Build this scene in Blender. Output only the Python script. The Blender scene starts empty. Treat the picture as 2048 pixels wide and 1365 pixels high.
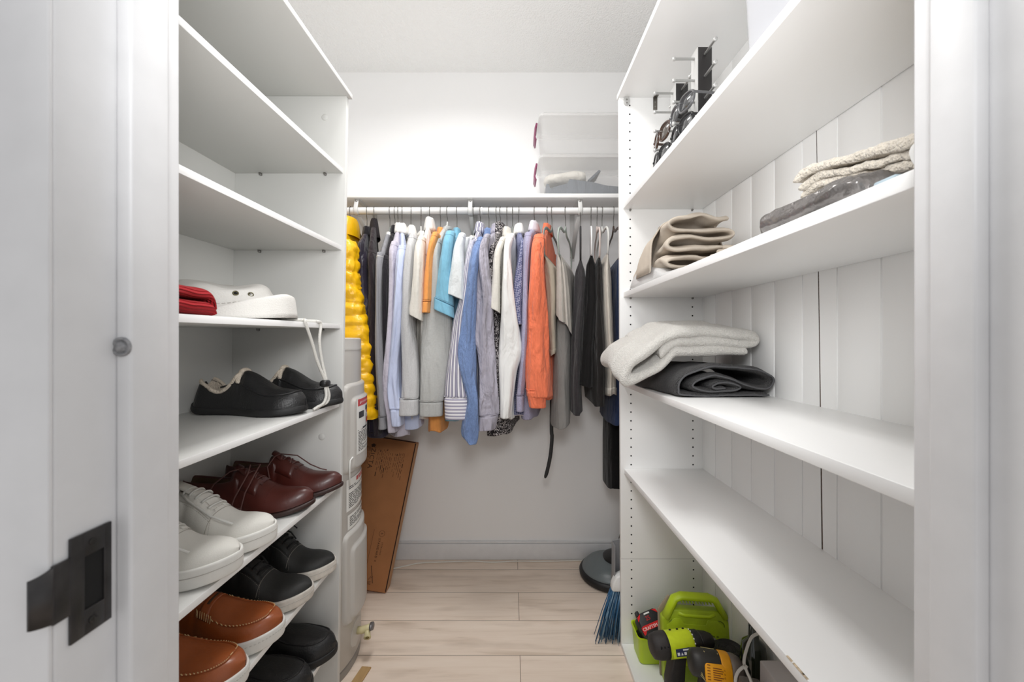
import bpy, bmesh, math, random
from mathutils import Vector, Matrix, noise as mnoise
PI = math.pi
S = bpy.context.scene
COL = S.collection
# ---------------------------------------------------------------- camera
CZ = 1.127
cam_d = bpy.data.cameras.new('camera'); cam = bpy.data.objects.new('camera', cam_d); COL.objects.link(cam)
cam.location = (0, 0, CZ); cam.rotation_euler = (PI/2, 0, 0)
cam_d.sensor_width = 36.0; cam_d.lens = 800*36/2048
cam_d.shift_y = -2.5/2048; cam_d.clip_start = 0.02; cam_d.clip_end = 60
cam_d.dof.use_dof = True; cam_d.dof.focus_distance = 1.5; cam_d.dof.aperture_fstop = 8.0
S.camera = cam
# ---------------------------------------------------------------- light of the lit room outside the door
w = bpy.data.worlds.new('World'); S.world = w; w.use_nodes = True
w.node_tree.nodes['Background'].inputs[0].default_value = (0.97, 0.98, 1.0, 1)
w.node_tree.nodes['Background'].inputs[1].default_value = 0.34
def lamp(name, kind, loc, energy, size=0.2, color=(1, 1, 1), rot=(0, 0, 0), sy=None):
    d = bpy.data.lights.new(name, kind); d.energy = energy; d.color = color
    if kind == 'AREA':
        d.size = size
        if sy: d.shape = 'RECTANGLE'; d.size_y = sy
    else: d.shadow_soft_size = size
    o = bpy.data.objects.new(name, d); o.location = loc; o.rotation_euler = rot; COL.objects.link(o); return o
lamp('ceiling_lamp_light', 'AREA', (-0.26, 1.20, 2.46), 5.2, 0.30, (1.0, 0.99, 0.978), sy=0.50).data.spread = math.radians(160)
lamp('fill_point_light', 'POINT', (-0.08, 0.88, 1.96), 2.4, 0.24, (1.0, 0.99, 0.978))  # added fill without a fixture, just above the view, lifts shelf undersides
fl = lamp('camera_fill_spot', 'SPOT', (0.02, 0.10, 1.42), 11.5, 0.14, (1.0, 1.0, 1.0), (math.radians(88), 0, 0))  # added fill from the camera side, cone kept narrow to miss the jambs
fl.data.spot_size = math.radians(106); fl.data.spot_blend = 0.35
S.view_settings.view_transform = 'Standard'; S.view_settings.look = 'None'
S.view_settings.exposure = 0.95; S.view_settings.gamma = 1.0; S.view_settings.use_curve_mapping = False
S.cycles.max_bounces = 10; S.cycles.diffuse_bounces = 6; S.cycles.transparent_max_bounces = 16
S.cycles.use_denoising = True

# ---------------------------------------------------------------- helpers
def P(px, py, Y):
    return Vector(((px-1024)*Y/800, Y, CZ+(680-py)*Y/800))
def lin(c):
    c /= 255.0
    return c/12.92 if c <= 0.04045 else ((c+0.055)/1.055)**2.4
def rgb(r, g, b): return (lin(r), lin(g), lin(b), 1)
MATS = {}
def nt(m):
    m.use_nodes = True
    return m.node_tree.nodes, m.node_tree.links
def mat(name, col, rough=0.6, metal=0.0, bump=0.0, bscale=200.0, var=0.0, vscale=8.0, spec=0.5, coat=0.0, alpha=1.0, sheen=0.0, stretch=None, bdist=0.004):
    """Principled material with optional noise bump and mottled colour."""
    if name in MATS: return MATS[name]
    m = bpy.data.materials.new(name); N, L = nt(m); b = N['Principled BSDF']
    c = rgb(*col)
    b.inputs['Base Color'].default_value = c; b.inputs['Roughness'].default_value = rough
    b.inputs['Metallic'].default_value = metal; b.inputs['Specular IOR Level'].default_value = spec
    b.inputs['Coat Weight'].default_value = coat; b.inputs['Sheen Weight'].default_value = sheen
    b.inputs['Alpha'].default_value = alpha
    tc = N.new('ShaderNodeTexCoord'); src = tc.outputs['Object']
    if stretch:
        mp = N.new('ShaderNodeMapping'); mp.inputs['Scale'].default_value = stretch; L.new(src, mp.inputs[0]); src = mp.outputs[0]
    if bump > 0:
        n = N.new('ShaderNodeTexNoise'); n.inputs['Scale'].default_value = bscale; n.inputs['Detail'].default_value = 3
        L.new(src, n.inputs['Vector'])
        bp = N.new('ShaderNodeBump'); bp.inputs['Strength'].default_value = bump; bp.inputs['Distance'].default_value = bdist
        L.new(n.outputs['Fac'], bp.inputs['Height']); L.new(bp.outputs[0], b.inputs['Normal'])
    if var > 0:
        n = N.new('ShaderNodeTexNoise'); n.inputs['Scale'].default_value = vscale; n.inputs['Detail'].default_value = 4
        L.new(src, n.inputs['Vector'])
        r = N.new('ShaderNodeValToRGB'); r.color_ramp.elements[0].position = 0.3; r.color_ramp.elements[1].position = 0.7
        r.color_ramp.elements[0].color = tuple(x*(1-var) for x in c[:3])+(1,)
        r.color_ramp.elements[1].color = tuple(min(1, x*(1+var*0.7)) for x in c[:3])+(1,)
        L.new(n.outputs['Fac'], r.inputs[0]); L.new(r.outputs[0], b.inputs['Base Color'])
    MATS[name] = m
    return m
def stripes(name, c1, c2, freq, width=0.5, axis='U', c3=None, rough=0.9, soft=0.04, spec=0.2):
    """Woven stripes running along a UV axis, freq stripes per metre."""
    if name in MATS: return MATS[name]
    m = bpy.data.materials.new(name); N, L = nt(m); b = N['Principled BSDF']
    b.inputs['Roughness'].default_value = rough; b.inputs['Specular IOR Level'].default_value = spec
    uv = N.new('ShaderNodeUVMap'); uv.uv_map = 'UVMap'; sp = N.new('ShaderNodeSeparateXYZ'); L.new(uv.outputs[0], sp.inputs[0])
    mu = N.new('ShaderNodeMath'); mu.operation = 'MULTIPLY'; mu.inputs[1].default_value = freq
    L.new(sp.outputs[0 if axis == 'U' else 1], mu.inputs[0])
    fr = N.new('ShaderNodeMath'); fr.operation = 'FRACT'; L.new(mu.outputs[0], fr.inputs[0])
    r = N.new('ShaderNodeValToRGB'); e = r.color_ramp.elements
    e[0].position = 0.0; e[0].color = rgb(*c1); e[1].position = width; e[1].color = rgb(*c2)
    a = e.new(max(0.01, width-soft)); a.color = rgb(*c1)
    z = e.new(0.97); z.color = rgb(*c2)
    z = e.new(1.0); z.color = rgb(*c1)
    if c3:
        z = e.new(width+(1-width)*0.4); z.color = rgb(*c3)
    L.new(fr.outputs[0], r.inputs[0]); L.new(r.outputs[0], b.inputs['Base Color'])
    MATS[name] = m; return m

class MB:
    """Collects vertices and faces of one part."""
    def __init__(s): s.v = []; s.f = []; s.m = []; s.sm = []; s.uv = []
    def add(s, vs, fs, mi=0, smooth=True, uvs=None):
        o = len(s.v); s.v += [Vector(v) for v in vs]
        for i, f in enumerate(fs):
            s.f.append([o+k for k in f]); s.m.append(mi[i] if isinstance(mi, list) else mi); s.sm.append(smooth)
            s.uv.append(uvs[i] if uvs else None)
        return s
    def bm(s, b, mi=0, smooth=False, M=None):
        b.verts.index_update()
        vs = [(M @ v.co) if M else v.co.copy() for v in b.verts]
        s.add(vs, [[v.index for v in f.verts] for f in b.faces], mi, smooth); b.free(); return s
    def box(s, c, d, r=0.0, mi=0, seg=2, M=None, smooth=None):
        b = bmesh.new(); bmesh.ops.create_cube(b, size=1.0)
        for v in b.verts: v.co = Vector((v.co.x*d[0], v.co.y*d[1], v.co.z*d[2]))
        if r > 0: bmesh.ops.bevel(b, geom=list(b.edges), offset=min(r, min(d)*0.49), segments=seg, profile=0.5, affect='EDGES')
        T = Matrix.Translation(Vector(c))
        return s.bm(b, mi, (r > 0) if smooth is None else smooth, (M @ T) if M else T)
    def box2(s, a, b, r=0.0, mi=0, seg=2):
        return s.box([(a[i]+b[i])/2 for i in range(3)], [abs(b[i]-a[i]) for i in range(3)], r, mi, seg)
    def loft(s, rings, closed=True, caps=(True, True), mi=0, smooth=True, uvscale=None):
        n = len(rings[0]); o = len(s.v)
        for r in rings: s.v += [Vector(p) for p in r]
        vacc = 0.0
        for i in range(len(rings)-1):
            dv = (Vector(rings[i+1][0])-Vector(rings[i][0])).length
            uacc = 0.0
            for k in range(n if closed else n-1):
                k2 = (k+1) % n
                s.f.append([o+i*n+k, o+i*n+k2, o+(i+1)*n+k2, o+(i+1)*n+k])
                s.m.append(mi(i, k) if callable(mi) else mi); s.sm.append(smooth)
                du = (Vector(rings[i][k2])-Vector(rings[i][k])).length
                if uvscale:
                    du = uvscale/n
                s.uv.append([(uacc, vacc), (uacc+du, vacc), (uacc+du, vacc+dv), (uacc, vacc+dv)])
                uacc += du
            vacc += dv
        m0 = mi(0, 0) if callable(mi) else mi; m1 = mi(len(rings)-2, 0) if callable(mi) else mi
        if closed and caps[0]: s.f.append([o+k for k in range(n)][::-1]); s.m.append(m0); s.sm.append(smooth); s.uv.append(None)
        if closed and caps[1]: s.f.append([o+(len(rings)-1)*n+k for k in range(n)]); s.m.append(m1); s.sm.append(smooth); s.uv.append(None)
        return s
    def tube(s, pts, r, n=8, mi=0, caps=True, flat=None):
        """Tube along pts; r a number or list; flat=(a,b) scales the section."""
        pts = [Vector(p) for p in pts]; rings = []
        up = Vector((0, 0, 1)); prev = None
        for i, p in enumerate(pts):
            t = (pts[min(i+1, len(pts)-1)]-pts[max(i-1, 0)]).normalized()
            if prev is None:
                a = t.cross(up)
                if a.length < 1e-3: a = t.cross(Vector((0, 1, 0)))
                a.normalize()
            else:
                a = prev-t*prev.dot(t)
                if a.length < 1e-6: a = t.cross(up)
                a.normalize()
            prev = a; b = t.cross(a); rr = r[i] if isinstance(r, (list, tuple)) else r
            fa, fb = flat or (1, 1)
            rings.append([p+a*math.cos(2*PI*k/n)*rr*fa+b*math.sin(2*PI*k/n)*rr*fb for k in range(n)])
        return s.loft(rings, True, (caps, caps), mi)
    def lathe(s, prof, c=(0, 0, 0), n=32, mi=0, M=None, caps=(True, True), a0=0, smooth=True):
        rings = [[Vector((r*math.cos(a0+2*PI*k/n), r*math.sin(a0+2*PI*k/n), z)) for k in range(n)] for r, z in prof]
        T = Matrix.Translation(Vector(c)); T = (T @ M) if M else T
        return s.loft([[T @ p for p in r] for r in rings], True, caps, mi, smooth)
    def prism(s, poly, d0, d1, M, mi=0, r=0.0, seg=2):
        """2-D polygon (x,y) extruded from z=d0 to d1 in the frame M."""
        b = bmesh.new(); vs = [b.verts.new((x, y, d0)) for x, y in poly]; f = b.faces.new(vs)
        e = bmesh.ops.extrude_face_region(b, geom=[f])
        for v in [g for g in e['geom'] if isinstance(g, bmesh.types.BMVert)]: v.co.z = d1
        if r > 0: bmesh.ops.bevel(b, geom=list(b.edges), offset=r, segments=seg, profile=0.5, affect='EDGES')
        bmesh.ops.recalc_face_normals(b, faces=b.faces)
        return s.bm(b, mi, r > 0, M)
    def warp(s, fn):
        s.v = [Vector(fn(v)) for v in s.v]; return s
    def build(s, name, mats, parent=None, subsurf=0, sharp=None, M=None, recalc=True):
        me = bpy.data.meshes.new(name); vs = s.v
        if M is not None: vs = [M @ v for v in vs]
        me.from_pydata([tuple(v) for v in vs], [], s.f)
        if not isinstance(mats, (list, tuple)): mats = [mats]
        for m in mats: me.materials.append(m)
        me.polygons.foreach_set('material_index', s.m); me.polygons.foreach_set('use_smooth', s.sm)
        if any(u for u in s.uv):
            ul = me.uv_layers.new(name='UVMap')
            for p, u in zip(me.polygons, s.uv):
                if u:
                    for li, c in zip(p.loop_indices, u): ul.data[li].uv = c
        if recalc:
            b = bmesh.new(); b.from_mesh(me); bmesh.ops.recalc_face_normals(b, faces=b.faces); b.to_mesh(me); b.free()
        me.update()
        if sharp is not None: me.set_sharp_from_angle(angle=math.radians(sharp))
        o = bpy.data.objects.new(name, me); COL.objects.link(o)
        if parent is not None: o.parent = parent
        if subsurf:
            d = o.modifiers.new('smooth', 'SUBSURF'); d.levels = subsurf; d.render_levels = subsurf; d.use_limit_surface = False
        return o
def tag(o, label=None, cat=None, group=None, kind=None):
    if label: o['label'] = label
    if cat: o['category'] = cat
    if group: o['group'] = group
    if kind: o['kind'] = kind
    return o
def empty(name, loc=(0, 0, 0), rot=(0, 0, 0), label=None, cat=None, group=None):
    o = bpy.data.objects.new(name, None); COL.objects.link(o); o.location = loc; o.rotation_euler = rot; o.empty_display_size = 0.05
    return tag(o, label, cat, group)
def struct(name, mb, mats, **k):
    o = mb.build(name, mats, **k); o['kind'] = 'structure'; return o
def nz(x, y=0, z=0, s=1.0): return mnoise.noise(Vector((x*s, y*s, z*s)))
def interp(tab, x):
    """Smooth interpolation through rows (key, a, b, ...)."""
    if x <= tab[0][0]: return list(tab[0][1:])
    if x >= tab[-1][0]: return list(tab[-1][1:])
    for i in range(len(tab)-1):
        if tab[i][0] <= x <= tab[i+1][0]:
            t = (x-tab[i][0])/(tab[i+1][0]-tab[i][0]); p0 = tab[max(i-1, 0)]; p1 = tab[i]; p2 = tab[i+1]; p3 = tab[min(i+2, len(tab)-1)]
            out = []
            for k in range(1, len(p1)):
                m1 = (p2[k]-p0[k])/max(1e-6, (p2[0]-p0[0]))*(p2[0]-p1[0]); m2 = (p3[k]-p1[k])/max(1e-6, (p3[0]-p1[0]))*(p2[0]-p1[0])
                out.append((2*t**3-3*t**2+1)*p1[k]+(t**3-2*t**2+t)*m1+(-2*t**3+3*t**2)*p2[k]+(t**3-t**2)*m2)
            return out
def arc(c, r, a0, a1, n, ax=0, bx=2):
    out = []
    for i in range(n+1):
        a = a0+(a1-a0)*i/n; p = [c[0], c[1], c[2]]; p[ax] += r*math.cos(a); p[bx] += r*math.sin(a); out.append(Vector(p))
    return out
def text_into(mb, s, size, M, mi=0, depth=0.0004, space=1.0, align='CENTER'):
    """Raised lettering laid in the XY plane of M."""
    cu = bpy.data.curves.new('lettering', 'FONT'); cu.body = s; cu.size = size; cu.extrude = depth; cu.align_x = align; cu.align_y = 'CENTER'; cu.space_character = space
    cu.resolution_u = 3
    o = bpy.data.objects.new('lettering', cu); COL.objects.link(o)
    dg = bpy.context.evaluated_depsgraph_get(); me = bpy.data.meshes.new_from_object(o.evaluated_get(dg))
    mb.add([M @ v.co for v in me.vertices], [list(p.vertices) for p in me.polygons], mi, False)
    bpy.data.objects.remove(o); bpy.data.curves.remove(cu); bpy.data.meshes.remove(me)
    return mb
def frame(o, x, y, z):
    M = Matrix((x, y, z)).transposed().to_4x4(); M.translation = Vector(o); return M
# ---------------------------------------------------------------- setting
WALL = mat('wall_paint', (246, 246, 246), 0.55, bump=0.06, bscale=60)
TRIMP = mat('trim_paint', (228, 228, 229), 0.38, bump=0.05, bscale=40, var=0.03, vscale=30)
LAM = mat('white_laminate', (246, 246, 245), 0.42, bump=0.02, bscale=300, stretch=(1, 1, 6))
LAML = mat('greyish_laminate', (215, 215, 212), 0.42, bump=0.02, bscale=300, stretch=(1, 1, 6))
EDGE = mat('white_edge_band', (246, 246, 245), 0.35)
LAMG = mat('white_laminate_shelf', (246, 246, 245), 0.33, bump=0.02, bscale=200)
DARK = mat('dark_hole', (20, 20, 20), 0.9)
CHROME = mat('chrome', (210, 210, 212), 0.18, 1.0)
STEEL = mat('dull_steel', (150, 148, 145), 0.4, 1.0)
BLACKP = mat('black_plastic', (26, 26, 27), 0.42)
# ceiling with sprayed texture
def ceiling_mat():
    m = bpy.data.materials.new('sprayed_ceiling'); N, L = nt(m); b = N['Principled BSDF']
    b.inputs['Base Color'].default_value = rgb(246, 246, 245); b.inputs['Roughness'].default_value = 0.95
    tc = N.new('ShaderNodeTexCoord')
    n = N.new('ShaderNodeTexNoise'); n.inputs['Scale'].default_value = 170; n.inputs['Detail'].default_value = 6; n.inputs['Roughness'].default_value = 0.7
    v = N.new('ShaderNodeTexVoronoi'); v.inputs['Scale'].default_value = 120
    L.new(tc.outputs['Object'], n.inputs['Vector']); L.new(tc.outputs['Object'], v.inputs['Vector'])
    a = N.new('ShaderNodeMath'); a.operation = 'SUBTRACT'; L.new(n.outputs['Fac'], a.inputs[0]); L.new(v.outputs['Distance'], a.inputs[1])
    bp = N.new('ShaderNodeBump'); bp.inputs['Strength'].default_value = 0.5; bp.inputs['Distance'].default_value = 0.006
    L.new(a.outputs[0], bp.inputs['Height']); L.new(bp.outputs[0], b.inputs['Normal']); return m
def floor_mat():
    m = bpy.data.materials.new('oak_plank_floor'); N, L = nt(m); b = N['Principled BSDF']; b.inputs['Roughness'].default_value = 0.5
    b.inputs['Specular IOR Level'].default_value = 0.3
    tc = N.new('ShaderNodeTexCoord'); mp = N.new('ShaderNodeMapping'); mp.inputs['Location'].default_value = (0.74, -1.4266+0.178*9, 0)
    L.new(tc.outputs['Object'], mp.inputs[0])
    br = N.new('ShaderNodeTexBrick'); br.inputs['Scale'].default_value = 1.0; br.inputs['Brick Width'].default_value = 1.22; br.inputs['Row Height'].default_value = 0.178
    br.inputs['Mortar Size'].default_value = 0.0011; br.inputs['Mortar Smooth'].default_value = 0.2; br.offset = 0.37; br.inputs['Bias'].default_value = 0
    br.inputs['Color1'].default_value = (0, 0, 0, 1); br.inputs['Color2'].default_value = (1, 1, 1, 1); br.inputs['Mortar'].default_value = (0.5, 0.5, 0.5, 1)
    L.new(mp.outputs[0], br.inputs['Vector'])
    g = N.new('ShaderNodeMapping'); g.inputs['Scale'].default_value = (1.6, 22, 1); L.new(tc.outputs['Object'], g.inputs[0])
    sh = N.new('ShaderNodeVectorMath'); sh.operation = 'ADD'; L.new(g.outputs[0], sh.inputs[0])
    k = N.new('ShaderNodeVectorMath'); k.operation = 'SCALE'; k.inputs['Scale'].default_value = 7.0; L.new(br.outputs['Color'], k.inputs[0]); L.new(k.outputs[0], sh.inputs[1])
    n1 = N.new('ShaderNodeTexNoise'); n1.inputs['Scale'].default_value = 1.5; n1.inputs['Detail'].default_value = 7; n1.inputs['Roughness'].default_value = 0.6; n1.inputs['Distortion'].default_value = 0.5
    L.new(sh.outputs[0], n1.inputs['Vector'])
    r1 = N.new('ShaderNodeValToRGB'); e = r1.color_ramp.elements
    e[0].position = 0.28; e[0].color = rgb(216, 196, 176); e[1].position = 0.72; e[1].color = rgb(246, 230, 214)
    q = e.new(0.45); q.color = rgb(238, 220, 203)
    L.new(n1.outputs['Fac'], r1.inputs[0])
    n2 = N.new('ShaderNodeTexNoise'); n2.inputs['Scale'].default_value = 3.2; n2.inputs['Detail'].default_value = 3
    g2 = N.new('ShaderNodeMapping'); g2.inputs['Scale'].default_value = (1.0, 5.0, 1); L.new(tc.outputs['Object'], g2.inputs[0]); L.new(g2.outputs[0], n2.inputs['Vector'])
    r2 = N.new('ShaderNodeValToRGB'); r2.color_ramp.elements[0].position = 0.24; r2.color_ramp.elements[0].color = (0.62, 0.57, 0.53, 1); r2.color_ramp.elements[1].position = 0.46; r2.color_ramp.elements[1].color = (1, 1, 1, 1)
    L.new(n2.outputs['Fac'], r2.inputs[0])
    mx = N.new('ShaderNodeMix'); mx.data_type = 'RGBA'; mx.blend_type = 'MULTIPLY'; mx.inputs[0].default_value = 0.55
    L.new(r1.outputs[0], mx.inputs[6]); L.new(r2.outputs[0], mx.inputs[7])
    m2 = N.new('ShaderNodeMix'); m2.data_type = 'RGBA'; m2.inputs[7].default_value = rgb(128, 108, 92)
    L.new(br.outputs['Fac'], m2.inputs[0]); L.new(mx.outputs[2], m2.inputs[6]); L.new(m2.outputs[2], b.inputs['Base Color']); return m
XW0, XW1, YF, YB, ZC = -1.085, 0.714, 0.3676, 2.058, 2.503
YN = 0.2678     # outer face of the door wall
struct('floor', MB().box2((-1.6, -1.2, -0.05), (1.3, YB+0.1, 0.0)), floor_mat())
struct('ceiling', MB().box2((XW0-0.1, YN, ZC), (XW1+0.1, YB+0.1, ZC+0.05)), ceiling_mat())
struct('wall_back', MB().box2((XW0-0.1, YB, 0), (XW1+0.1, YB+0.1, ZC)), WALL)
struct('wall_left', MB().box2((XW0-0.1, YF, 0), (XW0, YB, ZC)), WALL)
struct('wall_right', MB().box2((XW1, YF, 0), (XW1+0.1, YB, ZC)), WALL)
JL, JR, DT = -0.306, 0.3694, 2.04
mb = MB()
mb.box2((-1.6, YN, 0), (JL-0.018, YF, ZC)); mb.box2((JR+0.018, YN, 0), (1.3, YF, ZC)); mb.box2((JL-0.018, YN, DT+0.018), (JR+0.018, YF, ZC))
struct('wall_front', mb, WALL)
# door jambs with their stops
mb = MB()
mb.box2((JL-0.018, YN-0.001, 0), (JL, YF+0.001, DT), 0.002); mb.box2((JL, 0.3083, 0), (JL+0.0123, 0.3435, DT), 0.0025)
struct('trim_1', mb, TRIMP)
mb = MB()
mb.box2((JR, YN-0.001, 0), (JR+0.018, YF+0.001, DT), 0.002); mb.box2((JR-0.0123, 0.3083, 0), (JR, 0.3435, DT), 0.0025)
struct('trim_2', mb, TRIMP)
mb = MB(); mb.box2((JL-0.018, YN-0.001, DT), (JR+0.018, YF+0.001, DT+0.018), 0.002); mb.box2((JL, 0.3083, DT-0.0123), (JR, 0.3435, DT), 0.0025)
struct('trim_3', mb, TRIMP)
mb = MB(); mb.box2((XW0, YB-0.014, 0), (XW1, YB, 0.082), 0.003); mb.box2((XW0, YB-0.010, 0.082), (XW1, YB, 0.094), 0.004)
struct('baseboard_back', mb, TRIMP)
mb = MB().box2((JL-0.08, YN-0.004, 0), (JL, YN-0.001, DT+0.08), 0.0008)
struct('trim_4', mb, TRIMP)
struct('trim_5', MB().box2((JR, YN-0.004, 0), (JR+0.08, YN-0.001, DT+0.08), 0.0008), TRIMP)
# strike plate on the jamb
BRONZE = mat('dark_bronze', (66, 64, 64), 0.36, 0.6, var=0.25, vscale=60)
t = empty('strike_plate', (JL, 0.290, 0.952), label='dark bronze strike plate with a curved lip screwed to the white door jamb', cat='strike plate')
x0 = JL+0.0006
mb = MB()
T = 0.0016
for (ya, yb, za, zb) in ((0.2754, 0.2845, 0.916, 0.9893), (0.2982, 0.3037, 0.916, 0.9893), (0.2845, 0.2982, 0.916, 0.9342), (0.2845, 0.2982, 0.9724, 0.9893), (0.2650, 0.2754, 0.9370, 0.9765)):
    mb.box2((x0-0.0002, ya, za), (x0+T, yb, zb), 0.0003)
lip = [(x0+T/2-0.00001*k*k*k, 0.2657-0.0016*k) for k in range(8)]
mb.loft([[(x-T/2, y, 0.938+0.0004*i), (x+T/2, y, 0.938+0.0004*i), (x+T/2, y, 0.9755-0.0004*i), (x-T/2, y, 0.9755-0.0004*i)] for i, (x, y) in enumerate(lip)])
mb.build('plate', BRONZE, t, M=Matrix.Translation(-Vector(t.location)))
MB().box2((x0-0.0001, 0.2845, 0.9342), (x0+0.0003, 0.2982, 0.9724)).build('latch_hole', DARK, t, M=Matrix.Translation(-Vector(t.location)))
for z in (0.9812, 0.9248):
    MB().lathe([(0.0026, 0), (0.0024, 0.0008), (0.0008, 0.0006)], (x0+T, 0.2895, z), 12, M=Matrix.Rotation(PI/2, 4, 'Y')).build('screw', mat('bronze_screw', (60, 58, 56), .4, .7), t, M=Matrix.Translation(-Vector(t.location)))
# painted-over plug on the stop
R = Matrix.Rotation(PI/2, 4, 'X')
t = tag(MB().lathe([(0.0075, 0), (0.0075, 0.0012), (0.006, 0.002), (0.0052, 0.0006), (0.004, 0.0004), (0.0038, 0.0022), (0.001, 0.0026)], (JL+0.0055, 0.3083, 1.1215), 24, M=R).build('rubber_bumper', mat('grey_rubber', (150, 150, 152), 0.6, var=0.3, vscale=300)), 'small round grey bumper with a dark ring on the door stop', 'door bumper')
# ---------------------------------------------------------------- left shelving unit (leans a little, as in the photo)
YL = 1.119
def XLF(z, Y): return -0.4734+0.0155*(z-CZ)+0.0225*(Y-YL)
LZ = {1: 1.6053, 2: 1.390, 3: 1.1708, 4: 0.9522, 5: 0.7231, 6: 0.5116, 7: 0.2956, 8: 0.078}
def ZL(i, Y): return LZ[i]-0.010*(YL-Y)
def wl(v): return (XLF(v.z, v.y)+v.x, v.y, v.z)
lu = empty('shelving_unit', (-0.62, 0.82, 0), label='white laminate shelving unit stocked with pairs of shoes, beside the water heater', cat='shelving unit')
LO = Matrix.Translation(-Vector(lu.location))
mb = MB().box2((-0.3086, YL, 0), (0, YL+0.014, 1.8095), 0.0008)
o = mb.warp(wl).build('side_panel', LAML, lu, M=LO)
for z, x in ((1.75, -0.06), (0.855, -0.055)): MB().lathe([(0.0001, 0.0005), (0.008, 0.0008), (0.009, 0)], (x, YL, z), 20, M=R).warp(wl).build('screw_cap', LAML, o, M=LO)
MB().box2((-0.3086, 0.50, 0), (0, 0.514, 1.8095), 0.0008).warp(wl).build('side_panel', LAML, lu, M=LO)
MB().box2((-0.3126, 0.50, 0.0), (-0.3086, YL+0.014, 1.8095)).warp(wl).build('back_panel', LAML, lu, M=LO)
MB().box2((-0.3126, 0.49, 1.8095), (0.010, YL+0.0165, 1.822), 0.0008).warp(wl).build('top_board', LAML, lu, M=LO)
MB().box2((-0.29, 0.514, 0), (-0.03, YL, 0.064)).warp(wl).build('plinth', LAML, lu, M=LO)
for i, z in LZ.items():
    mb = MB()
    n = 8
    mb.box2((-0.3084, 0.5142, z-0.0125), (-0.0073, YL-0.0004, z), 0.0003)
    mb.box2((-0.0073, 0.5142, z-0.0125), (-0.0068, YL-0.0004, z), 0.0002, 1)
    mb.warp(lambda v: wl(Vector((v.x, v.y, v.z-0.010*(YL-v.y)))))
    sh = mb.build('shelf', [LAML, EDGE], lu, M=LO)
    for x in (-0.055, -0.235):
        m2 = MB().lathe([(0.0032, 0), (0.0032, 0.007), (0.0012, 0.0085)], (x, YL+0.0005, z-0.0165), 10, M=R)
        m2.box2((x-0.003, YL-0.008, z-0.0145), (x+0.003, YL, z-0.0125), 0.0004)
        m2.warp(wl).build('shelf_pin', STEEL, sh, M=LO)
# ---------------------------------------------------------------- right shelving unit
YR = 1.460
def XRF(z): return 0.3945-0.004*(z-CZ)
RZ = {2: 1.622, 3: 1.300, 4: 0.9755, 5: 0.656, 6: 0.0175}
def wr(v): return (XRF(v.z)+v.x, v.y, v.z)
ru = empty('shelving_unit', (0.55, 0.95, 0), label='white laminate shelving unit with a plank back, holding towels, sunglasses and power tools', cat='shelving unit')
LO = Matrix.Translation(-Vector(ru.location))
mb = MB().box2((0, YR, 0), (0.3055, YR+0.016, 2.012), 0.0008)
z = 0.9268-0.032*25
while z < 1.99:
    for x in (0.0385, 0.2645):
        mb.lathe([(0.0001, 0.00035), (0.0028, 0.00035), (0.0029, 0)], (x, YR, z), 10, M=R, mi=1)
    z += 0.032
mb.box2((0, YR-0.0002, 0.3265), (0.3055, YR+0.001, 0.3271), mi=1)
p = mb.warp(wr).build('side_panel', [LAM, DARK], ru, M=LO)
MB().box2((0, 0.3692, 0), (0.3055, 0.387, 2.012), 0.0008).warp(wr).build('side_panel', LAM, ru, M=LO)
MB().box2((-0.004, 0.3692, 2.012), (0.3055, YR+0.018, 2.030), 0.0008).warp(wr).build('top_board', LAM, ru, M=LO)
PLK = mat('white_plank', (246, 246, 245), 0.5, bump=0.02, bscale=200)
RAW = mat('raw_board_edge', (70, 50, 34), 0.9, var=0.4, vscale=60)
mb = MB()
def seam(z): return 0.9147-0.0178*(1.6-z)/1.0
edges = [YR+0.0155]+[1.370-0.1027*k for k in range(0, 10)]
k0 = [e for e in edges if e > 0.915][-1]-0.0019; k1 = [e for e in edges if e < 0.90][0]+0.0019
mb2 = MB()
def slab(y0f, y1f):
    q = []
    for zz in (0.0, 2.012):
        for x in (0.6962, 0.7085): q += [(x, y0f(zz), zz), (x, y1f(zz), zz)]
    mb2.add(q, [(0, 1, 3, 2), (4, 6, 7, 5), (0, 4, 5, 1), (2, 3, 7, 6), (0, 2, 6, 4), (1, 5, 7, 3)], 0, False)
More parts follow.
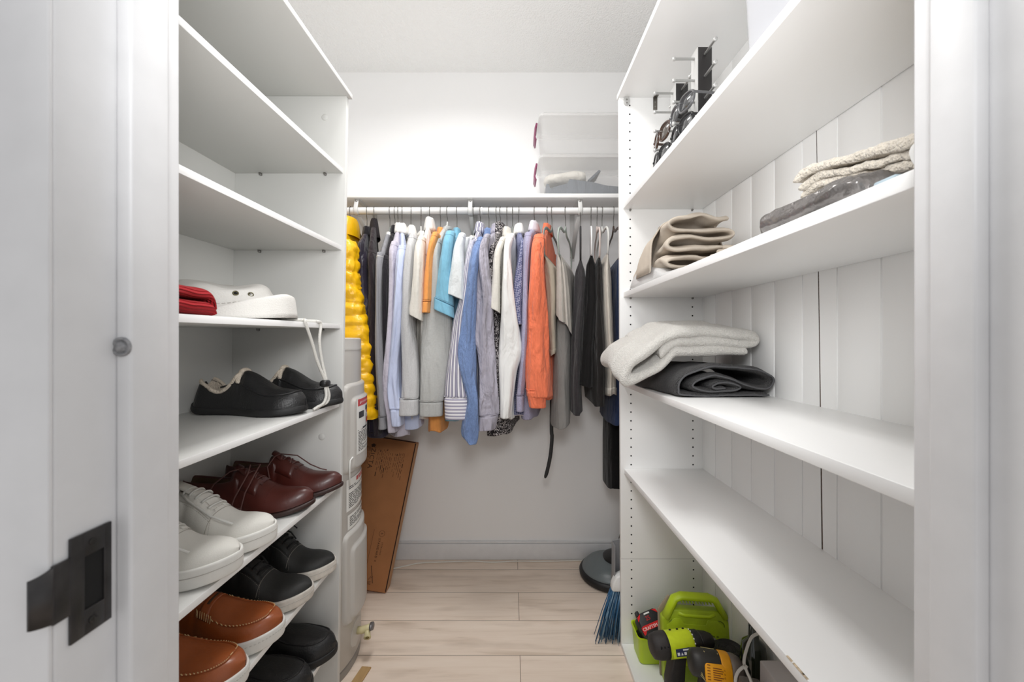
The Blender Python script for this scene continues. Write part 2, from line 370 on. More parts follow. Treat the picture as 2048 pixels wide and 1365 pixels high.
# planks; the two beside the seam have slanted edges
mb = MB()
for i in range(len(edges)-1):
    a, b = edges[i]-0.0019, edges[i+1]+0.0019
    if b < 0.9147 < a or b < 0.897 < a: continue
    mb.box2((0.6962, b, 0), (0.7085, a, 2.012), 0.0005)
gap = lambda z: 0.0022+0.0026*(2.0-z)/1.4
slab(lambda z: seam(z)+gap(z)/2, lambda z: k0); slab(lambda z: k1, lambda z: seam(z)-gap(z)/2)
mb.v, off = mb.v+mb2.v, len(mb.v)
mb.f += [[off+k for k in f] for f in mb2.f]; mb.m += mb2.m; mb.sm += mb2.sm; mb.uv += mb2.uv
mb.box2((0.6990, 0.388, 0), (0.7088, YR+0.0155, 2.012), mi=0)
mb.box2((0.6972, 0.886, 0), (0.6994, 0.926, 2.012), mi=1)
mb.build('back_panel', [PLK, RAW], ru, M=LO)
for i, z in RZ.items():
    th = 0.0185 if i != 6 else 0.0175
    mb = MB().box2((0.0125 if i != 6 else 0.0005, 0.3875, z-th), (0.3015, YR-0.0006, z), 0.0009)
    if i == 5:   # chipped laminate along the front edge
        for k in range(6):
            y = 0.535+0.011*k+random.Random(k).uniform(-.003, .003); mb.box((0.0125+0.0015, y, z-0.0008), (0.0036, 0.012, 0.0020), 0.0008, 1)
    sh = mb.warp(wr).build('shelf', [LAMG, mat('chipped_board', (205, 186, 158), 0.9, var=0.4, vscale=200)], ru, M=LO)
    if i in (2, 3):
        for x in (0.0385, 0.2645):
            m2 = MB().lathe([(0.0035, 0), (0.0035, 0.006), (0.0012, 0.0085)], (x, YR+0.0005, z-th-0.003), 10, M=R)
            m2.warp(wr).build('shelf_pin', STEEL, sh, M=LO)
# mirror clip and angle bracket on the panel
mb = MB().prism([(0.011*math.cos(2*PI*k/20), 0.014*math.sin(2*PI*k/20)+0.006*(1 if math.sin(2*PI*k/20) > 0 else 0)) for k in range(20)], 0, 0.006, frame((0.417, YR, 1.995), (1, 0, 0), (0, 0, 1), (0, -1, 0)), r=0.0015)
cl = mb.build('plastic_clip', mat('grey_plastic', (188, 188, 186), 0.35), ru, M=LO)
m2 = MB()
for dz in (0.006, -0.006): m2.lathe([(0.0001, 0.0068), (0.003, 0.0066), (0.0032, 0.0055)], (0.417, YR, 1.995+dz), 10, M=R)
m2.build('screw', STEEL, cl, M=LO)
mb = MB().box2((0.515, YR-0.0018, 1.966), (0.530, YR, 2.012), 0.0005).box2((0.515, YR-0.028, 2.0102), (0.530, YR, 2.012), 0.0005)
br = mb.build('angle_bracket', mat('grey_metal', (120, 116, 110), 0.45, 0.8), ru, M=LO)
m2 = MB()
for dz in (1.978, 1.994): m2.lathe([(0.0001, 0.003), (0.0025, 0.0028), (0.003, 0.0017)], (0.5225, YR, dz), 10, M=R)
m2.build('screw', STEEL, br, M=LO)
# ---------------------------------------------------------------- back shelf, brackets, rod
SZ0, SZ1, SYF = 1.7695, 1.7875, 1.805
tag(MB().box2((XW0+0.001, SYF, SZ0), (XW1-0.001, YB-0.0005, SZ1), 0.001).build('wall_shelf', mat('painted_shelf', (240, 240, 239), 0.45)), 'long white shelf board across the back wall above the clothes rod', 'shelf')
RY, RZc, RR = 1.82, 1.714, 0.0158
mb = MB().tube([(XW0+0.004, RY, RZc), (-0.145, RY, RZc)], RR, 20).tube([(-0.16, RY, RZc), (XW1-0.004, RY, RZc)], RR-0.001, 20)
mb.tube([(-0.146, RY, RZc), (-0.134, RY, RZc)], RR+0.0008, 20)
tag(mb.build('closet_rod', mat('rod_white_enamel', (236, 236, 235), 0.25)), 'round white clothes rod carrying all the hangers under the back shelf', 'clothes rod')
BW = mat('bracket_white', (214, 214, 212), 0.4)
for i, (bx, lab) in enumerate(((-0.706, 'white metal rod bracket behind the dark jackets beside the yellow jacket'), (-0.189, 'white metal rod bracket at the middle of the clothes rod'), (0.309, 'white metal rod bracket above the grey trousers, below the plastic boxes'))):
    t = empty('shelf_bracket', (bx, YB, 1.54), label=lab, cat='shelf bracket', group='brackets holding the clothes rod')
    M = Matrix.Translation(-Vector(t.location))
    MB().box2((bx-0.012, YB-0.003, 1.53), (bx+0.012, YB, SZ0), 0.001).build('wall_plate', BW, t, M=M)
    MB().box2((bx-0.012, SYF+0.012, SZ0-0.003), (bx+0.012, YB-0.003, SZ0), 0.001).build('shelf_arm', BW, t, M=M)
    mb = MB().tube([(bx, YB-0.005, 1.545), (bx, 1.95, 1.64), (bx, RY+0.03, RZc-0.018)], 0.008, 8, flat=(1.3, 0.5))
    mb.build('brace', BW, t, M=M)
    pts = [(bx, SYF+0.018, SZ0-0.002), (bx, SYF+0.008, SZ0-0.02)]+[(bx, RY+(RR+0.0025)*math.cos(a), RZc+(RR+0.0025)*math.sin(a)) for a in [PI-0.3+k*0.27 for k in range(12)]]
    MB().tube(pts, 0.0022, 8, flat=(4.6, 1.0)).build('rod_hook', BW, t, M=M)
    MB().lathe([(0.005, 0), (0.0045, 0.002), (0.001, 0.003)], (bx, SYF+0.0085, SZ0-0.012), 12, M=R).build('screw', STEEL, t, M=M)
# ---------------------------------------------------------------- water heater
WX, WY, WR, WZ = -0.806, 1.402, 0.2595, 1.134
HEAT = mat('heater_enamel', (196, 193, 188), 0.32, var=0.04, vscale=5, bump=0.02, bscale=30)
t = empty('water_heater', (WX, WY, 0), label='tall grey cylindrical water heater with warning labels and a drain valve', cat='water heater')
MB().lathe([(WR-0.004, 0.03), (WR, 0.036), (WR, WZ-0.042), (WR-0.002, WZ-0.04)], n=96).build('tank', HEAT, t, sharp=40)
MB().lathe([(WR+0.0006, WZ-0.044), (WR+0.0018, WZ-0.04), (WR+0.0005, WZ-0.036), (WR, WZ-0.004), (WR-0.006, WZ), (0.001, WZ+0.0)], n=96).build('top_cap', HEAT, t, sharp=50)
MB().lathe([(WR-0.008, 0.0), (WR-0.002, 0.002), (WR-0.002, 0.026), (WR-0.006, 0.03)], n=96).build('base_ring', mat('heater_base', (150, 146, 140), 0.45), t, sharp=40)
def patch(mb, f0, f1, z0, z1, rfn, nu=24, nv=24, mi=0):
    vs = []; fs = []
    for j in range(nv+1):
        for i in range(nu+1):
            u, v = i/nu, j/nv; f = math.radians(f0+(f1-f0)*u); r = rfn(u*2-1, v*2-1)
            vs.append((r*math.cos(f), r*math.sin(f), z0+(z1-z0)*v))
    for j in range(nv):
        for i in range(nu):
            a = j*(nu+1)+i; fs.append((a, a+1, a+nu+2, a+nu+1))
    return mb.add(vs, fs, mi)
def raised(h, h2=0.0):
    def fn(u, v):
        d = max(abs(u), abs(v)*1.0)
        e = (abs(u)**10+abs(v)**14)
        k = max(0.0, min(1.0, (1.0-e)/0.55)); r = WR-0.002+(h+0.002)*(k*k*(3-2*k))
        if h2:
            e2 = ((abs(u)/0.78)**9+(abs((v+0.12)/0.80))**14); k2 = max(0.0, min(1.0, (1.0-e2)/0.6)); r += h2*(k2*k2*(3-2*k2))
        return r
    return fn
for z0, z1 in ((0.672, 0.980), (0.165, 0.480)):
    pn = patch(MB(), -19, 38, z0, z1, raised(0.011, 0.009), 60, 70).build('access_cover', HEAT, t)
LBL = mat('label_white', (236, 236, 232), 0.35); RED = mat('label_red', (196, 44, 44), 0.35); INK = mat('label_ink', (44, 44, 46), 0.5)
def hlabel(f0, f1, z0, z1, r, rows, header=None, art=False, name='warning_label'):
    k = lambda a: (lambda u, v: a)
    mb = patch(MB(), f0, f1, z0, z1, k(r), 10, 2)
    rnd = random.Random(int(z0*1000)); w = f1-f0; h = z1-z0; zt = z1-0.008
    if header:
        patch(mb, f0+w*header[0], f0+w*0.96, z1-header[1], z1-0.006, k(r+0.0004), 8, 1, 1); zt = z1-header[1]-0.004
        # white triangle and bar lettering in the header
        f = f0+w*(header[0]+0.10); zc = z1-header[1]/2-0.003
        tri = [((r+0.0008)*math.cos(math.radians(a)), (r+0.0008)*math.sin(math.radians(a)), z) for a, z in ((f-0.6, zc-0.005), (f+0.8, zc-0.005), (f+0.1, zc+0.006))]
        mb.add(tri, [(0, 1, 2)], 0, False)
        for q, ch in enumerate('DANGER' if art else 'CAUTION'):
            a = f+1.9+q*w*0.085
            if a < f1-0.8: text_into(mb, ch, 0.010, frame(((r+0.0007)*math.cos(math.radians(a)), (r+0.0007)*math.sin(math.radians(a)), zc), (-math.sin(math.radians(a)), math.cos(math.radians(a)), 0), (0, 0, 1), (math.cos(math.radians(a)), math.sin(math.radians(a)), 0)), 0, 0.0001)
    if art:
        for a0, a1, b0, b1, mi in ((0.10, 0.38, 0.10, 0.24, 2), (0.5, 0.72, 0.02, 0.12, 2), (0.62, 0.86, 0.13, 0.20, 1), (0.55, 0.60, 0.20, 0.50, 2), (0.6, 0.85, 0.30, 0.42, 1), (0.30, 0.62, 0.46, 0.5, 2)):
            H = (zt-z0)*0.62
            patch(mb, f0+w*a0, f0+w*a1, zt-H*b1*1.6, zt-H*b0*1.6, k(r+0.0004), 4, 1, mi)
        patch(mb, f0+w*0.05, f0+w*0.95, zt-(zt-z0)*0.50, zt-(zt-z0)*0.49, k(r+0.0004), 4, 1, 2)
        zt = zt-(zt-z0)*0.52
    dz = (zt-z0-0.008)/rows
    for i in range(rows):
        if rnd.random() < 0.08: continue
        a = 0.08; zz = zt-dz*(i+0.5)
        while a < 0.9:
            q = min(0.94, a+rnd.uniform(0.06, 0.2))
            patch(mb, f0+w*a, f0+w*q, zz-dz*0.22, zz+dz*0.22, k(r+0.0004), 2, 1, 2); a = q+0.03
            if rnd.random() < 0.12: break
    return mb.build(name, [LBL, RED, INK], t, recalc=False)
hlabel(-8.5, 24, 0.734, 0.928, WR+0.0208, 13, (0.06, 0.030), True)
hlabel(-14.5, 21, 0.548, 0.655, WR+0.0012, 13, (0.40, 0.020))
hlabel(-13, 19, 0.485, 0.535, WR+0.0012, 6, name='rating_label')
# small white cable tie hanging on the upper cover
MB().tube([((WR+.016)*math.cos(math.radians(f)), (WR+.016)*math.sin(math.radians(f)), z) for f, z in ((-9, 0.735), (-12, 0.73), (-14.5, 0.724), (-15, 0.70), (-15, 0.64))], 0.0026, 8).build('cover_tie', mat('tie_white', (232, 232, 228), 0.5), t)
# drain valve: body, outlet, handle
VB = mat('valve_beige', (214, 204, 160), 0.45)
f = math.radians(3); d = Vector((math.cos(f), math.sin(f), 0)); base = d*(WR-0.002)+Vector((0, 0, 0.098))
va = MB().tube([base, base+d*0.020+Vector((0, 0, 0.001)), base+d*0.034+Vector((0, 0, 0.006)), base+d*0.050+Vector((0, 0, 0.012))], [0.012, 0.0125, 0.0115, 0.011], 16)
va.tube([base+d*0.036+Vector((0, 0.004, 0.004)), base+d*0.040+Vector((0.004, -0.022, -0.010))], [0.009, 0.0105], 16)
va.tube([base+d*0.0395+Vector((0.004, -0.0195, -0.009)), base+d*0.0402+Vector((0.0042, -0.0232, -0.0106))], [0.0125, 0.0125], 16)
va = va.build('drain_valve', VB, t)
MB().tube([base+d*0.0402+Vector((0.0042, -0.0230, -0.0105)), base+d*0.0403+Vector((0.0043, -0.0238, -0.0109))], 0.0065, 14).build('outlet', mat('valve_dark', (120, 106, 52), 0.6), va)
MB().tube([base+d*0.048+Vector((0, 0, 0.012)), base+d*0.056+Vector((0, 0, 0.014))], [0.015, 0.014], 10, flat=(1.2, 0.8)).build('valve_handle', mat('handle_grey', (126, 124, 126), 0.35, 0.6), va)
mb = patch(MB(), -9, 13, 0.055, 0.145, lambda u, v: WR+0.0008 if u*u+v*v < 1 else WR-0.001, 30, 30)
mb.build('drain_opening_plate', HEAT, t)
# ---------------------------------------------------------------- footwear on the left unit
LEA_BLK = mat('black_leather', (30, 30, 31), 0.42, bump=0.25, bscale=260, spec=0.5)
LEA_BURG = mat('burgundy_leather', (76, 32, 26), 0.36, bump=0.08, bscale=150, var=0.38, vscale=14, coat=0.06)
LEA_TAN = mat('tan_leather', (158, 82, 38), 0.36, bump=0.10, bscale=180, var=0.18, vscale=18, coat=0.1)
CANVAS = mat('white_canvas', (222, 220, 213), 0.8, bump=0.15, bscale=700, var=0.05, vscale=20)
RUBW = mat('white_rubber', (228, 227, 222), 0.5, var=0.08, vscale=30)
RUBW2 = mat('scuffed_white_rubber', (208, 202, 193), 0.6, var=0.22, vscale=45)
SUEDE = mat('black_matte_leather', (34, 34, 33), 0.6, bump=0.1, bscale=200)
SOLEB = mat('black_sole', (24, 24, 25), 0.6)
SOLED = mat('dark_brown_sole', (48, 28, 24), 0.5)
FLEECE = mat('cream_fleece_lining', (206, 194, 178), 0.95, bump=0.9, bscale=320, var=0.15, vscale=90)
LIN_BRN = mat('brown_lining', (84, 62, 44), 0.8)
LIN_BLK = mat('black_lining', (24, 24, 25), 0.9)
LIN_TAN = mat('tan_lining', (120, 66, 36), 0.7)
LIN_WHT = mat('white_lining', (206, 204, 198), 0.9)
THREAD = mat('cream_thread', (222, 190, 140), 0.8)
LACEW = mat('white_lace', (224, 223, 218), 0.85, bump=0.3, bscale=900)
LACEB = mat('burgundy_lace', (92, 62, 58), 0.8)
LACEK = mat('black_lace', (22, 22, 22), 0.85)
class Shoe:
    """Shoe in its own frame: heel at x=0, toe at x=L, sole on z=0."""
    def __init__(s, L=0.295, W=0.10, sole=0.02, heel=0.06, throat=0.085, toe=0.045, open_to=0.50, toe_round=0.16, spring=0.008, collar=0.058, square=0.6, welt=0.002, dip=0.86, heel_lean=0.0, heel_up=0.0):
        s.__dict__.update(locals()); del s.__dict__['s']
    def w(s, t):
        """Half width of the footprint."""
        base = interp([(0, .62), (.12, .68), (.30, .62), (.45, .66), (.66, .98), (.74, 1.0), (.86, .95), (1.0, .80)], t)[0]*s.W/2
        k = 1.0
        if t < .10: k = math.sqrt(max(0.0, 1-((.10-t)/.10)**2))*.97+.03
        if t > 1-s.toe_round: k = math.sqrt(max(0.0, 1-((t-(1-s.toe_round))/s.toe_round)**2))
        return max(base*k, 0.0015)
    def lift(s, t): return s.spring*max(0, (t-.72)/.28)**1.8+(0.25*s.spring+s.heel_up)*max(0, (.16-t)/.16)**2
    def h(s, t):
        return interp([(0, s.heel*.80), (.06, s.heel), (.20, s.heel), (.36, s.throat*.96), (.44, s.throat), (.56, s.throat*.86), (.70, s.toe*1.22), (.84, s.toe*1.0), (.94, s.toe*.82), (1.0, s.toe*.42)], t)[0]
    def side(s, t): return interp([(0, 0), (1, 0)], t)[0]
    def S(s, t, a):
        """Point on the upper: a=-1..1 from one sole edge over the top to the other."""
        th = PI/2*(1-abs(a)); sg = -1 if a < 0 else 1
        sq = s.square if t > .55 else s.square*.9
        c = math.cos(th)**(sq+0.12); sn = math.sin(th)**(sq+0.25)
        wu = s.w(t)-s.welt; lean = 1-0.10*math.sin(th) if t > .5 else 1-0.20*math.sin(th)
        x = t*s.L
        if t < .06: x += (1-t/.06)*0.004*math.sin(th)
        return Vector((x, sg*max(wu, .001)*c*lean, s.sole+s.lift(t)+s.h(t)*sn))
    def normal(s, t, a, e=0.01):
        u = s.S(min(t+e, 1), a)-s.S(max(t-e, 0), a); v = s.S(t, min(a+e, 1))-s.S(t, max(a-e, -1)); n = u.cross(v)
        if n.z < 0: n = -n
        return n.normalized() if n.length > 1e-9 else Vector((0, 0, 1))
    def collar_h(s, t):
        return interp([(.03, s.collar), (.12, s.collar*.97), (.28, s.collar*s.dip), (s.open_to-.07, s.collar*.98), (s.open_to, s.throat*.92)], t)[0]
    def upper(s, n=46, K=12):
        rings = []; isopen = []
        ts = [0]+[.008, .02, .034]+[.05+(.95-.05)*i/(n-1) for i in range(n)]+[.965, .98, .99, 1.0]
        for t in ts:
            op = .03 < t < s.open_to; isopen.append(op); r = []
            half = []
            if not op:
                for k in range(K+1): half.append(s.S(t, 1-k/K))
            else:
                ch = s.collar_h(t); wu = s.w(t)-s.welt; x = t*s.L; z0 = s.sole+s.lift(t); e = 5
                for k in range(e+1):
                    q = k/e; half.append(Vector((x, wu*(1-0.22*q**1.5)*(1.0+0.05*math.sin(q*PI)), z0+ch*q)))
                wt = half[-1].y
                half.append(Vector((x, wt-0.0022, z0+ch+0.0012))); half.append(Vector((x, wt-0.0048, z0+ch-0.001)))
                for q in (0.66, 0.33): half.append(Vector((x, (wt-0.005)*(0.92+0.1*(1-q)), z0+max(0.006, ch*q))))
                half.append(Vector((x, wt*0.80, z0+0.003))); half.append(Vector((x, wt*0.4, z0+0.002))); half.append(Vector((x, 0, z0+0.002)))
            r = half+[Vector((p.x, -p.y, p.z)) for p in half[:-1][::-1]]
            rings.append(r)
        def mi(i, k):
            k = min(k, 2*K-1-k)
            return 1 if (isopen[i] or isopen[i+1]) and k >= 7 else 0
        mb_ = MB().loft(rings, False, (False, False), mi)
        return mb_.warp(s.lean)
    def lean(s, v): return Vector((v.x+s.heel_lean*max(0, v.z-s.sole)/s.collar*max(0, 1-max(v.x, 0)/(.22*s.L)), v.y, v.z))
    def soleloop(s, out, z, n=48):
        pts = []
        ts = [0.5-0.5*math.cos(PI*i/n) for i in range(n+1)]
        for t in ts: pts.append(Vector((t*s.L+(out if t > .5 else -out)*abs(math.cos(PI*t)), s.w(t)+out*abs(math.sin(PI*t)), z+s.lift(t))))
        return pts+[Vector((p.x, -p.y, p.z)) for p in pts[1:-1][::-1]]
    def solemesh(s, out=0.002, grow=0.0, foxing=0.0, h=None):
        h = h or s.sole
        a = 0.003
        rings = [s.soleloop(out-0.006, 0.0), s.soleloop(out-a*.6, 0.0), s.soleloop(out, a), s.soleloop(out+grow, h*.5), s.soleloop(out, h+foxing-a*.5), s.soleloop(out-a*.5, h+foxing), s.soleloop(-0.004, h+foxing*.9)]
        return MB().loft(rings, True, (True, True))
    def stitch(s, mb, fn, t0, t1, n, r=0.0007, dash=0.6, mi=0):
        for i in range(n):
            p = []
            for q in (0, .5, 1):
                t = t0+(t1-t0)*(i+q*dash)/n; tt, a = fn(t); p.append(s.S(tt, a)+s.normal(tt, a)*r*1.0)
            mb.tube(p, r, 5, mi)
        return mb
    def ridge(s, mb, fn, n, r, mi=0):
        p = []
        for i in range(n+1):
            t, a = fn(i/n); p.append(s.S(t, a)+s.normal(t, a)*r*0.3)
        return mb.tube(p, r, 8, mi)
    def apron(s, q, t_open=.52, t_front=.90, spread=.52):
        """Path of a moc-toe seam, q=0..1 from one side of the throat round the toe to the other."""
        ang = PI*q; t = t_open+(t_front-t_open)*math.sin(ang)**.62; a = spread*math.copysign(abs(math.cos(ang))**.55, math.cos(ang))
        return t, a
    def root(s, name, toe, yaw, z, label, cat, group):
        """Place with the toe at (x,y) and pointing along yaw."""
        d = Vector((math.cos(yaw), math.sin(yaw), 0)); h = Vector((toe[0], toe[1], z))-d*s.L
        e = empty(name, h, (0, 0, yaw), label, cat, group); s.r = e; return e
def lace_row(s, mb, t, a, r=0.0016, up=0.004, dt=0.0):
    p = []
    for k in range(9):
        q = -1+2*k/8; pt = s.S(t+dt*q, a*q); p.append(pt+s.normal(t, a*q)*(r+up*(1-q*q)))
    mb.tube(p, r, 6, 0, True, (1.5, .8)); return mb
def ys(px, Y): return (px-1024)*Y/800
# -- slippers (one pair) --
def slipper(toe, yaw, z, label):
    s = Shoe(L=0.276, W=0.100, sole=0.013, heel=0.062, throat=0.092, toe=0.044, open_to=0.46, toe_round=0.2, spring=0.006, collar=0.060, square=0.62, dip=.66, heel_lean=.020, heel_up=.010)
    r = s.root('slipper', toe, yaw, z, label, 'slipper', 'pair of black fleece-lined slippers')
    s.upper().build('upper', [LEA_BLK, FLEECE], r, 1)
    s.solemesh(0.0, 0.002, 0.003).build('sole', SOLEB, r, 1)
    mb = MB(); s.ridge(mb, lambda q: s.apron(q, .30, .93, .60), 40, 0.0022); mb.build('apron_seam', LEA_BLK, r)
    mb = MB(); s.ridge(mb, lambda q: (0.05+.40*q, .93), 20, 0.0014); mb.warp(s.lean); mb.build('heel_seam', LEA_BLK, r)
    # fleece edge around the opening and the fleece insole
    mb = MB(); rnd = random.Random(3)
    pts = []
    for sg in (1, -1):
        seq = []
        for i in range(26):
            t = .035+(s.open_to-.04)*i/25; ch = s.collar_h(t); seq.append(Vector((t*s.L, sg*(s.w(t)-s.welt)*.76, s.sole+s.lift(t)+ch)))
        pts = pts+seq[::-1] if sg == -1 else seq
    full = pts[::-1]
    full = [Vector((p.x, p.y, p.z)) for p in full]
    mb.tube(full, [0.0042+0.0012*rnd.random() for _ in full], 8)
    th = []
    for i in range(13):
        a = -.6+1.2*i/12; p = s.S(s.open_to+.004, a); th.append(p+Vector((-0.003, 0, 0.0005)))
    mb.tube(th, [0.005+0.0012*rnd.random() for _ in th], 8)
    mb.warp(lambda v: v+Vector((nz(v.x, v.y, v.z, 420), nz(v.y, v.z, v.x, 420), nz(v.z, v.x, v.y, 420)))*0.0016)
    mb.warp(s.lean); mb.build('fleece_trim', FLEECE, r, 1)
slipper((-0.489, 0.948), -0.07, ZL(4, 0.96)+.0006, 'black fleece-lined leather slipper in front, showing its cream wool opening')
slipper((-0.450, 1.060), 0.02, ZL(4, 1.06)+.0006, 'black fleece-lined leather slipper behind the white cord, against the side panel')
# -- burgundy derby shoes --
def derby(toe, yaw, z, label, loose):
    s = Shoe(L=0.302, W=0.100, sole=0.012, heel=0.062, throat=0.083, toe=0.038, open_to=0.46, toe_round=0.30, spring=0.015, collar=0.064, square=0.72, dip=.92)
    r = s.root('dress_shoe', toe, yaw, z, label, 'shoe', 'pair of burgundy lace-up dress shoes')
    s.upper().build('upper', [LEA_BURG, LIN_BRN], r, 1)
    so = s.solemesh(0.0035, 0.0, 0.0, 0.010).build('sole', SOLED, r)
    mb = MB(); hs = s.soleloop(0.001, -0.0)
    MB().loft([[Vector((min(p.x, .075), p.y, -0.0005)) for p in s.soleloop(0.0, 0)], [Vector((min(p.x, .078), p.y, 0.011)) for p in s.soleloop(0.001, 0)]]).build('heel_block', SOLED, r)
    # eyestay quarters
    for sg in (1, -1):
        m = MB(); rows = []
        for i in range(8):
            t = .40+.22*i/7; rows.append([s.S(t, sg*a)+s.normal(t, sg*a)*0.0018 for a in (.04, .12, .22, .34, .48, .62)])
        m.loft(rows, False, (False, False)); q = m.build('quarter', LEA_BURG, r); md = q.modifiers.new('thick', 'SOLIDIFY'); md.thickness = 0.0016
    BT = mat('burgundy_thread', (58, 26, 22), .7)
    s.stitch(MB(), lambda u: (.40+.22*u, .50), 0, 1, 16, 0.0004).build('stitching', BT, r); s.stitch(MB(), lambda u: (.70, -.75+1.5*u), 0, 1, 24, 0.0003).build('stitching', BT, r)
    tg = MB(); tg.loft([[s.S(t, a)*1.0+Vector((-0.02*(1-(t-.44)/.2)*.4, 0, 0.003+0.012*max(0, (.52-t)/.08))) for a in (-.26, -.13, 0, .13, .26)] for t in (.44, .48, .52, .58, .64)], False, (False, False))
    q = tg.build('tongue', LEA_BURG, r); md = q.modifiers.new('thick', 'SOLIDIFY'); md.thickness = 0.002
    m = MB()
    for k in range(5): lace_row(s, m, .445+.038*k, .17, 0.0013, 0.003, 0.01*(-1)**k)
    p0 = s.S(.47, 0)+Vector((0, 0, 0.008)); y = -s.W/2
    if loose:
        m.tube([p0, p0+Vector((-.02, -.022, -.002)), p0+Vector((-.04, -.045, -.022)), p0+Vector((-.05, -.058, -.05)), p0+Vector((-.01, -.062, -.066)), p0+Vector((.03, -.060, -.074))], 0.0015, 6)
        m.tube([p0, p0+Vector((.02, -.012, .010)), p0+Vector((.028, -.035, -.004)), p0+Vector((.012, -.056, -.05)), p0+Vector((.005, -.062, -.078)), p0+Vector((.02, -.064, -.082))], 0.0015, 6)
        m.tube([p0, p0+Vector((.045, -.016, .012)), p0+Vector((.046, -.042, -.006)), p0+Vector((.034, -.055, -.04)), p0+Vector((.028, -.062, -.078)), p0+Vector((.05, -.07, -.086)), p0+Vector((.10, -.075, -.086))], 0.0015, 6)
    else:
        m.tube([p0, p0+Vector((.04, .006, -.006)), p0+Vector((.08, -.006, -.026)), p0+Vector((.11, -.012, -.036)), p0+Vector((.125, -.010, -.040))], 0.0015, 6)
        m.tube([p0, p0+Vector((-.006, -.018, -.002)), p0+Vector((-.012, -.040, -.022)), p0+Vector((0, -.05, -.05))], 0.0015, 6)
    m.build('laces', LACEB, r)
derby((-0.473, 0.953), 0.03, ZL(5, 0.95)+.0010, 'burgundy lace-up dress shoe with loose laces hanging over its side', True)
derby((-0.452, 1.062), 0.02, ZL(5, 1.06)+.0010, 'burgundy lace-up dress shoe standing by the side panel, laces over its toe', False)
# -- sneakers --
def sneaker(toe, yaw, z, label, group, up, lining, solem, lacem, thick, stitchm, twolace):
    s = Shoe(L=0.300, W=0.106, sole=thick, heel=0.058, throat=0.082, toe=0.029, open_to=0.46, toe_round=0.21, spring=0.008, collar=0.052, square=0.58, welt=0.003)
    r = s.root('sneaker', toe, yaw, z, label, 'sneaker', group)
    s.upper().build('upper', [up, lining], r, 1)
    so = s.solemesh(0.002, 0.0008, 0.006).build('sole', solem, r, 1)
    m = MB(); lp = s.soleloop(0.0026, thick*.78); m.tube(lp[2:]+lp[:3], 0.0007, 5); m.build('sole_line', mat('sole_line', (176, 172, 166), .7), so)
    for sg in (1, -1):
        m = MB(); rows = []
        for i in range(10):
            t = .40+.25*i/9; rows.append([s.S(t, sg*a)+s.normal(t, sg*a)*0.0015 for a in (.12, .20, .30, .42)])
        m.loft(rows, False, (False, False)); q = m.build('eyestay', up, r); md = q.modifiers.new('thick', 'SOLIDIFY'); md.thickness = 0.0014
    m = MB(); s.stitch(m, lambda u: (.66+.02*math.cos(u*2*PI), -.85+1.7*u), 0, 1, 34, 0.0004, .6); s.stitch(m, lambda u: (.40+.26*u, .47), 0, 1, 20, 0.0004); s.stitch(m, lambda u: (.40+.26*u, -.47), 0, 1, 20, 0.0004)
    s.ridge(m, lambda q: (.658, -.8+1.6*q), 24, 0.0007); m.build('stitching', stitchm, r)
    tg = MB(); tg.loft([[s.S(t, a)+Vector((-0.012*max(0, (.52-t)/.1), 0, 0.003+0.014*max(0, (.52-t)/.1))) for a in (-.22, -.11, 0, .11, .22)] for t in (.42, .46, .50, .56, .64)], False, (False, False))
    q = tg.build('tongue', up, r); md = q.modifiers.new('thick', 'SOLIDIFY'); md.thickness = 0.003
    m = MB()
    for k in range(6): lace_row(s, m, .415+.042*k, .24, 0.0022, 0.004, 0.008)
    if twolace:
        p0 = s.S(.42, -.2)+Vector((0, 0, .004)); m.tube([p0, p0+Vector((.03, -.018, -.01)), p0+Vector((.08, -.03, -.035)), p0+Vector((.12, -.03, -.05))], 0.002, 6)
        m.tube([p0, p0+Vector((-.02, -.03, .002)), p0+Vector((.0, -.044, -.03)), p0+Vector((.05, -.05, -.048))], 0.002, 6)
    else:
        p0 = s.S(.44, 0)+Vector((0, 0, .006))
        for dx, dy in ((.03, .03), (.02, -.035), (-.02, .03), (.05, -.01)): m.tube([p0, p0+Vector((dx*.6, dy*.6, .012)), p0+Vector((dx*1.2, dy*1.2, .004)), p0+Vector((dx*1.5, dy*1.5, -.012))], 0.0018, 6)
    m.build('laces', lacem, r)
WT = mat('offwhite_thread', (176, 172, 164), .8)
sneaker((-0.474, 0.797), 0.04, ZL(5, .80)+.0008, 'white canvas lace-up sneaker next to the burgundy dress shoe', 'pair of white canvas sneakers', CANVAS, LIN_WHT, RUBW, LACEW, 0.026, WT, True)
sneaker((-0.476, 0.698), 0.05, ZL(5, .70)+.0008, 'white canvas sneaker by the door frame, only its toe half showing', 'pair of white canvas sneakers', CANVAS, LIN_WHT, RUBW, LACEW, 0.026, WT, True)
KT = mat('grey_thread', (120, 116, 108), .8)
sneaker((-0.468, 1.055), 0.0, ZL(6, 1.05)+.0008, 'black leather sneaker with scuffed white sole against the unit side panel', 'pair of black sneakers', SUEDE, LIN_BLK, RUBW2, LACEK, 0.021, KT, False)
sneaker((-0.473, 0.945), 0.03, ZL(6, .95)+.0008, 'black leather sneaker with scuffed white sole next to the tan loafer', 'pair of black sneakers', SUEDE, LIN_BLK, RUBW2, LACEK, 0.021, KT, False)
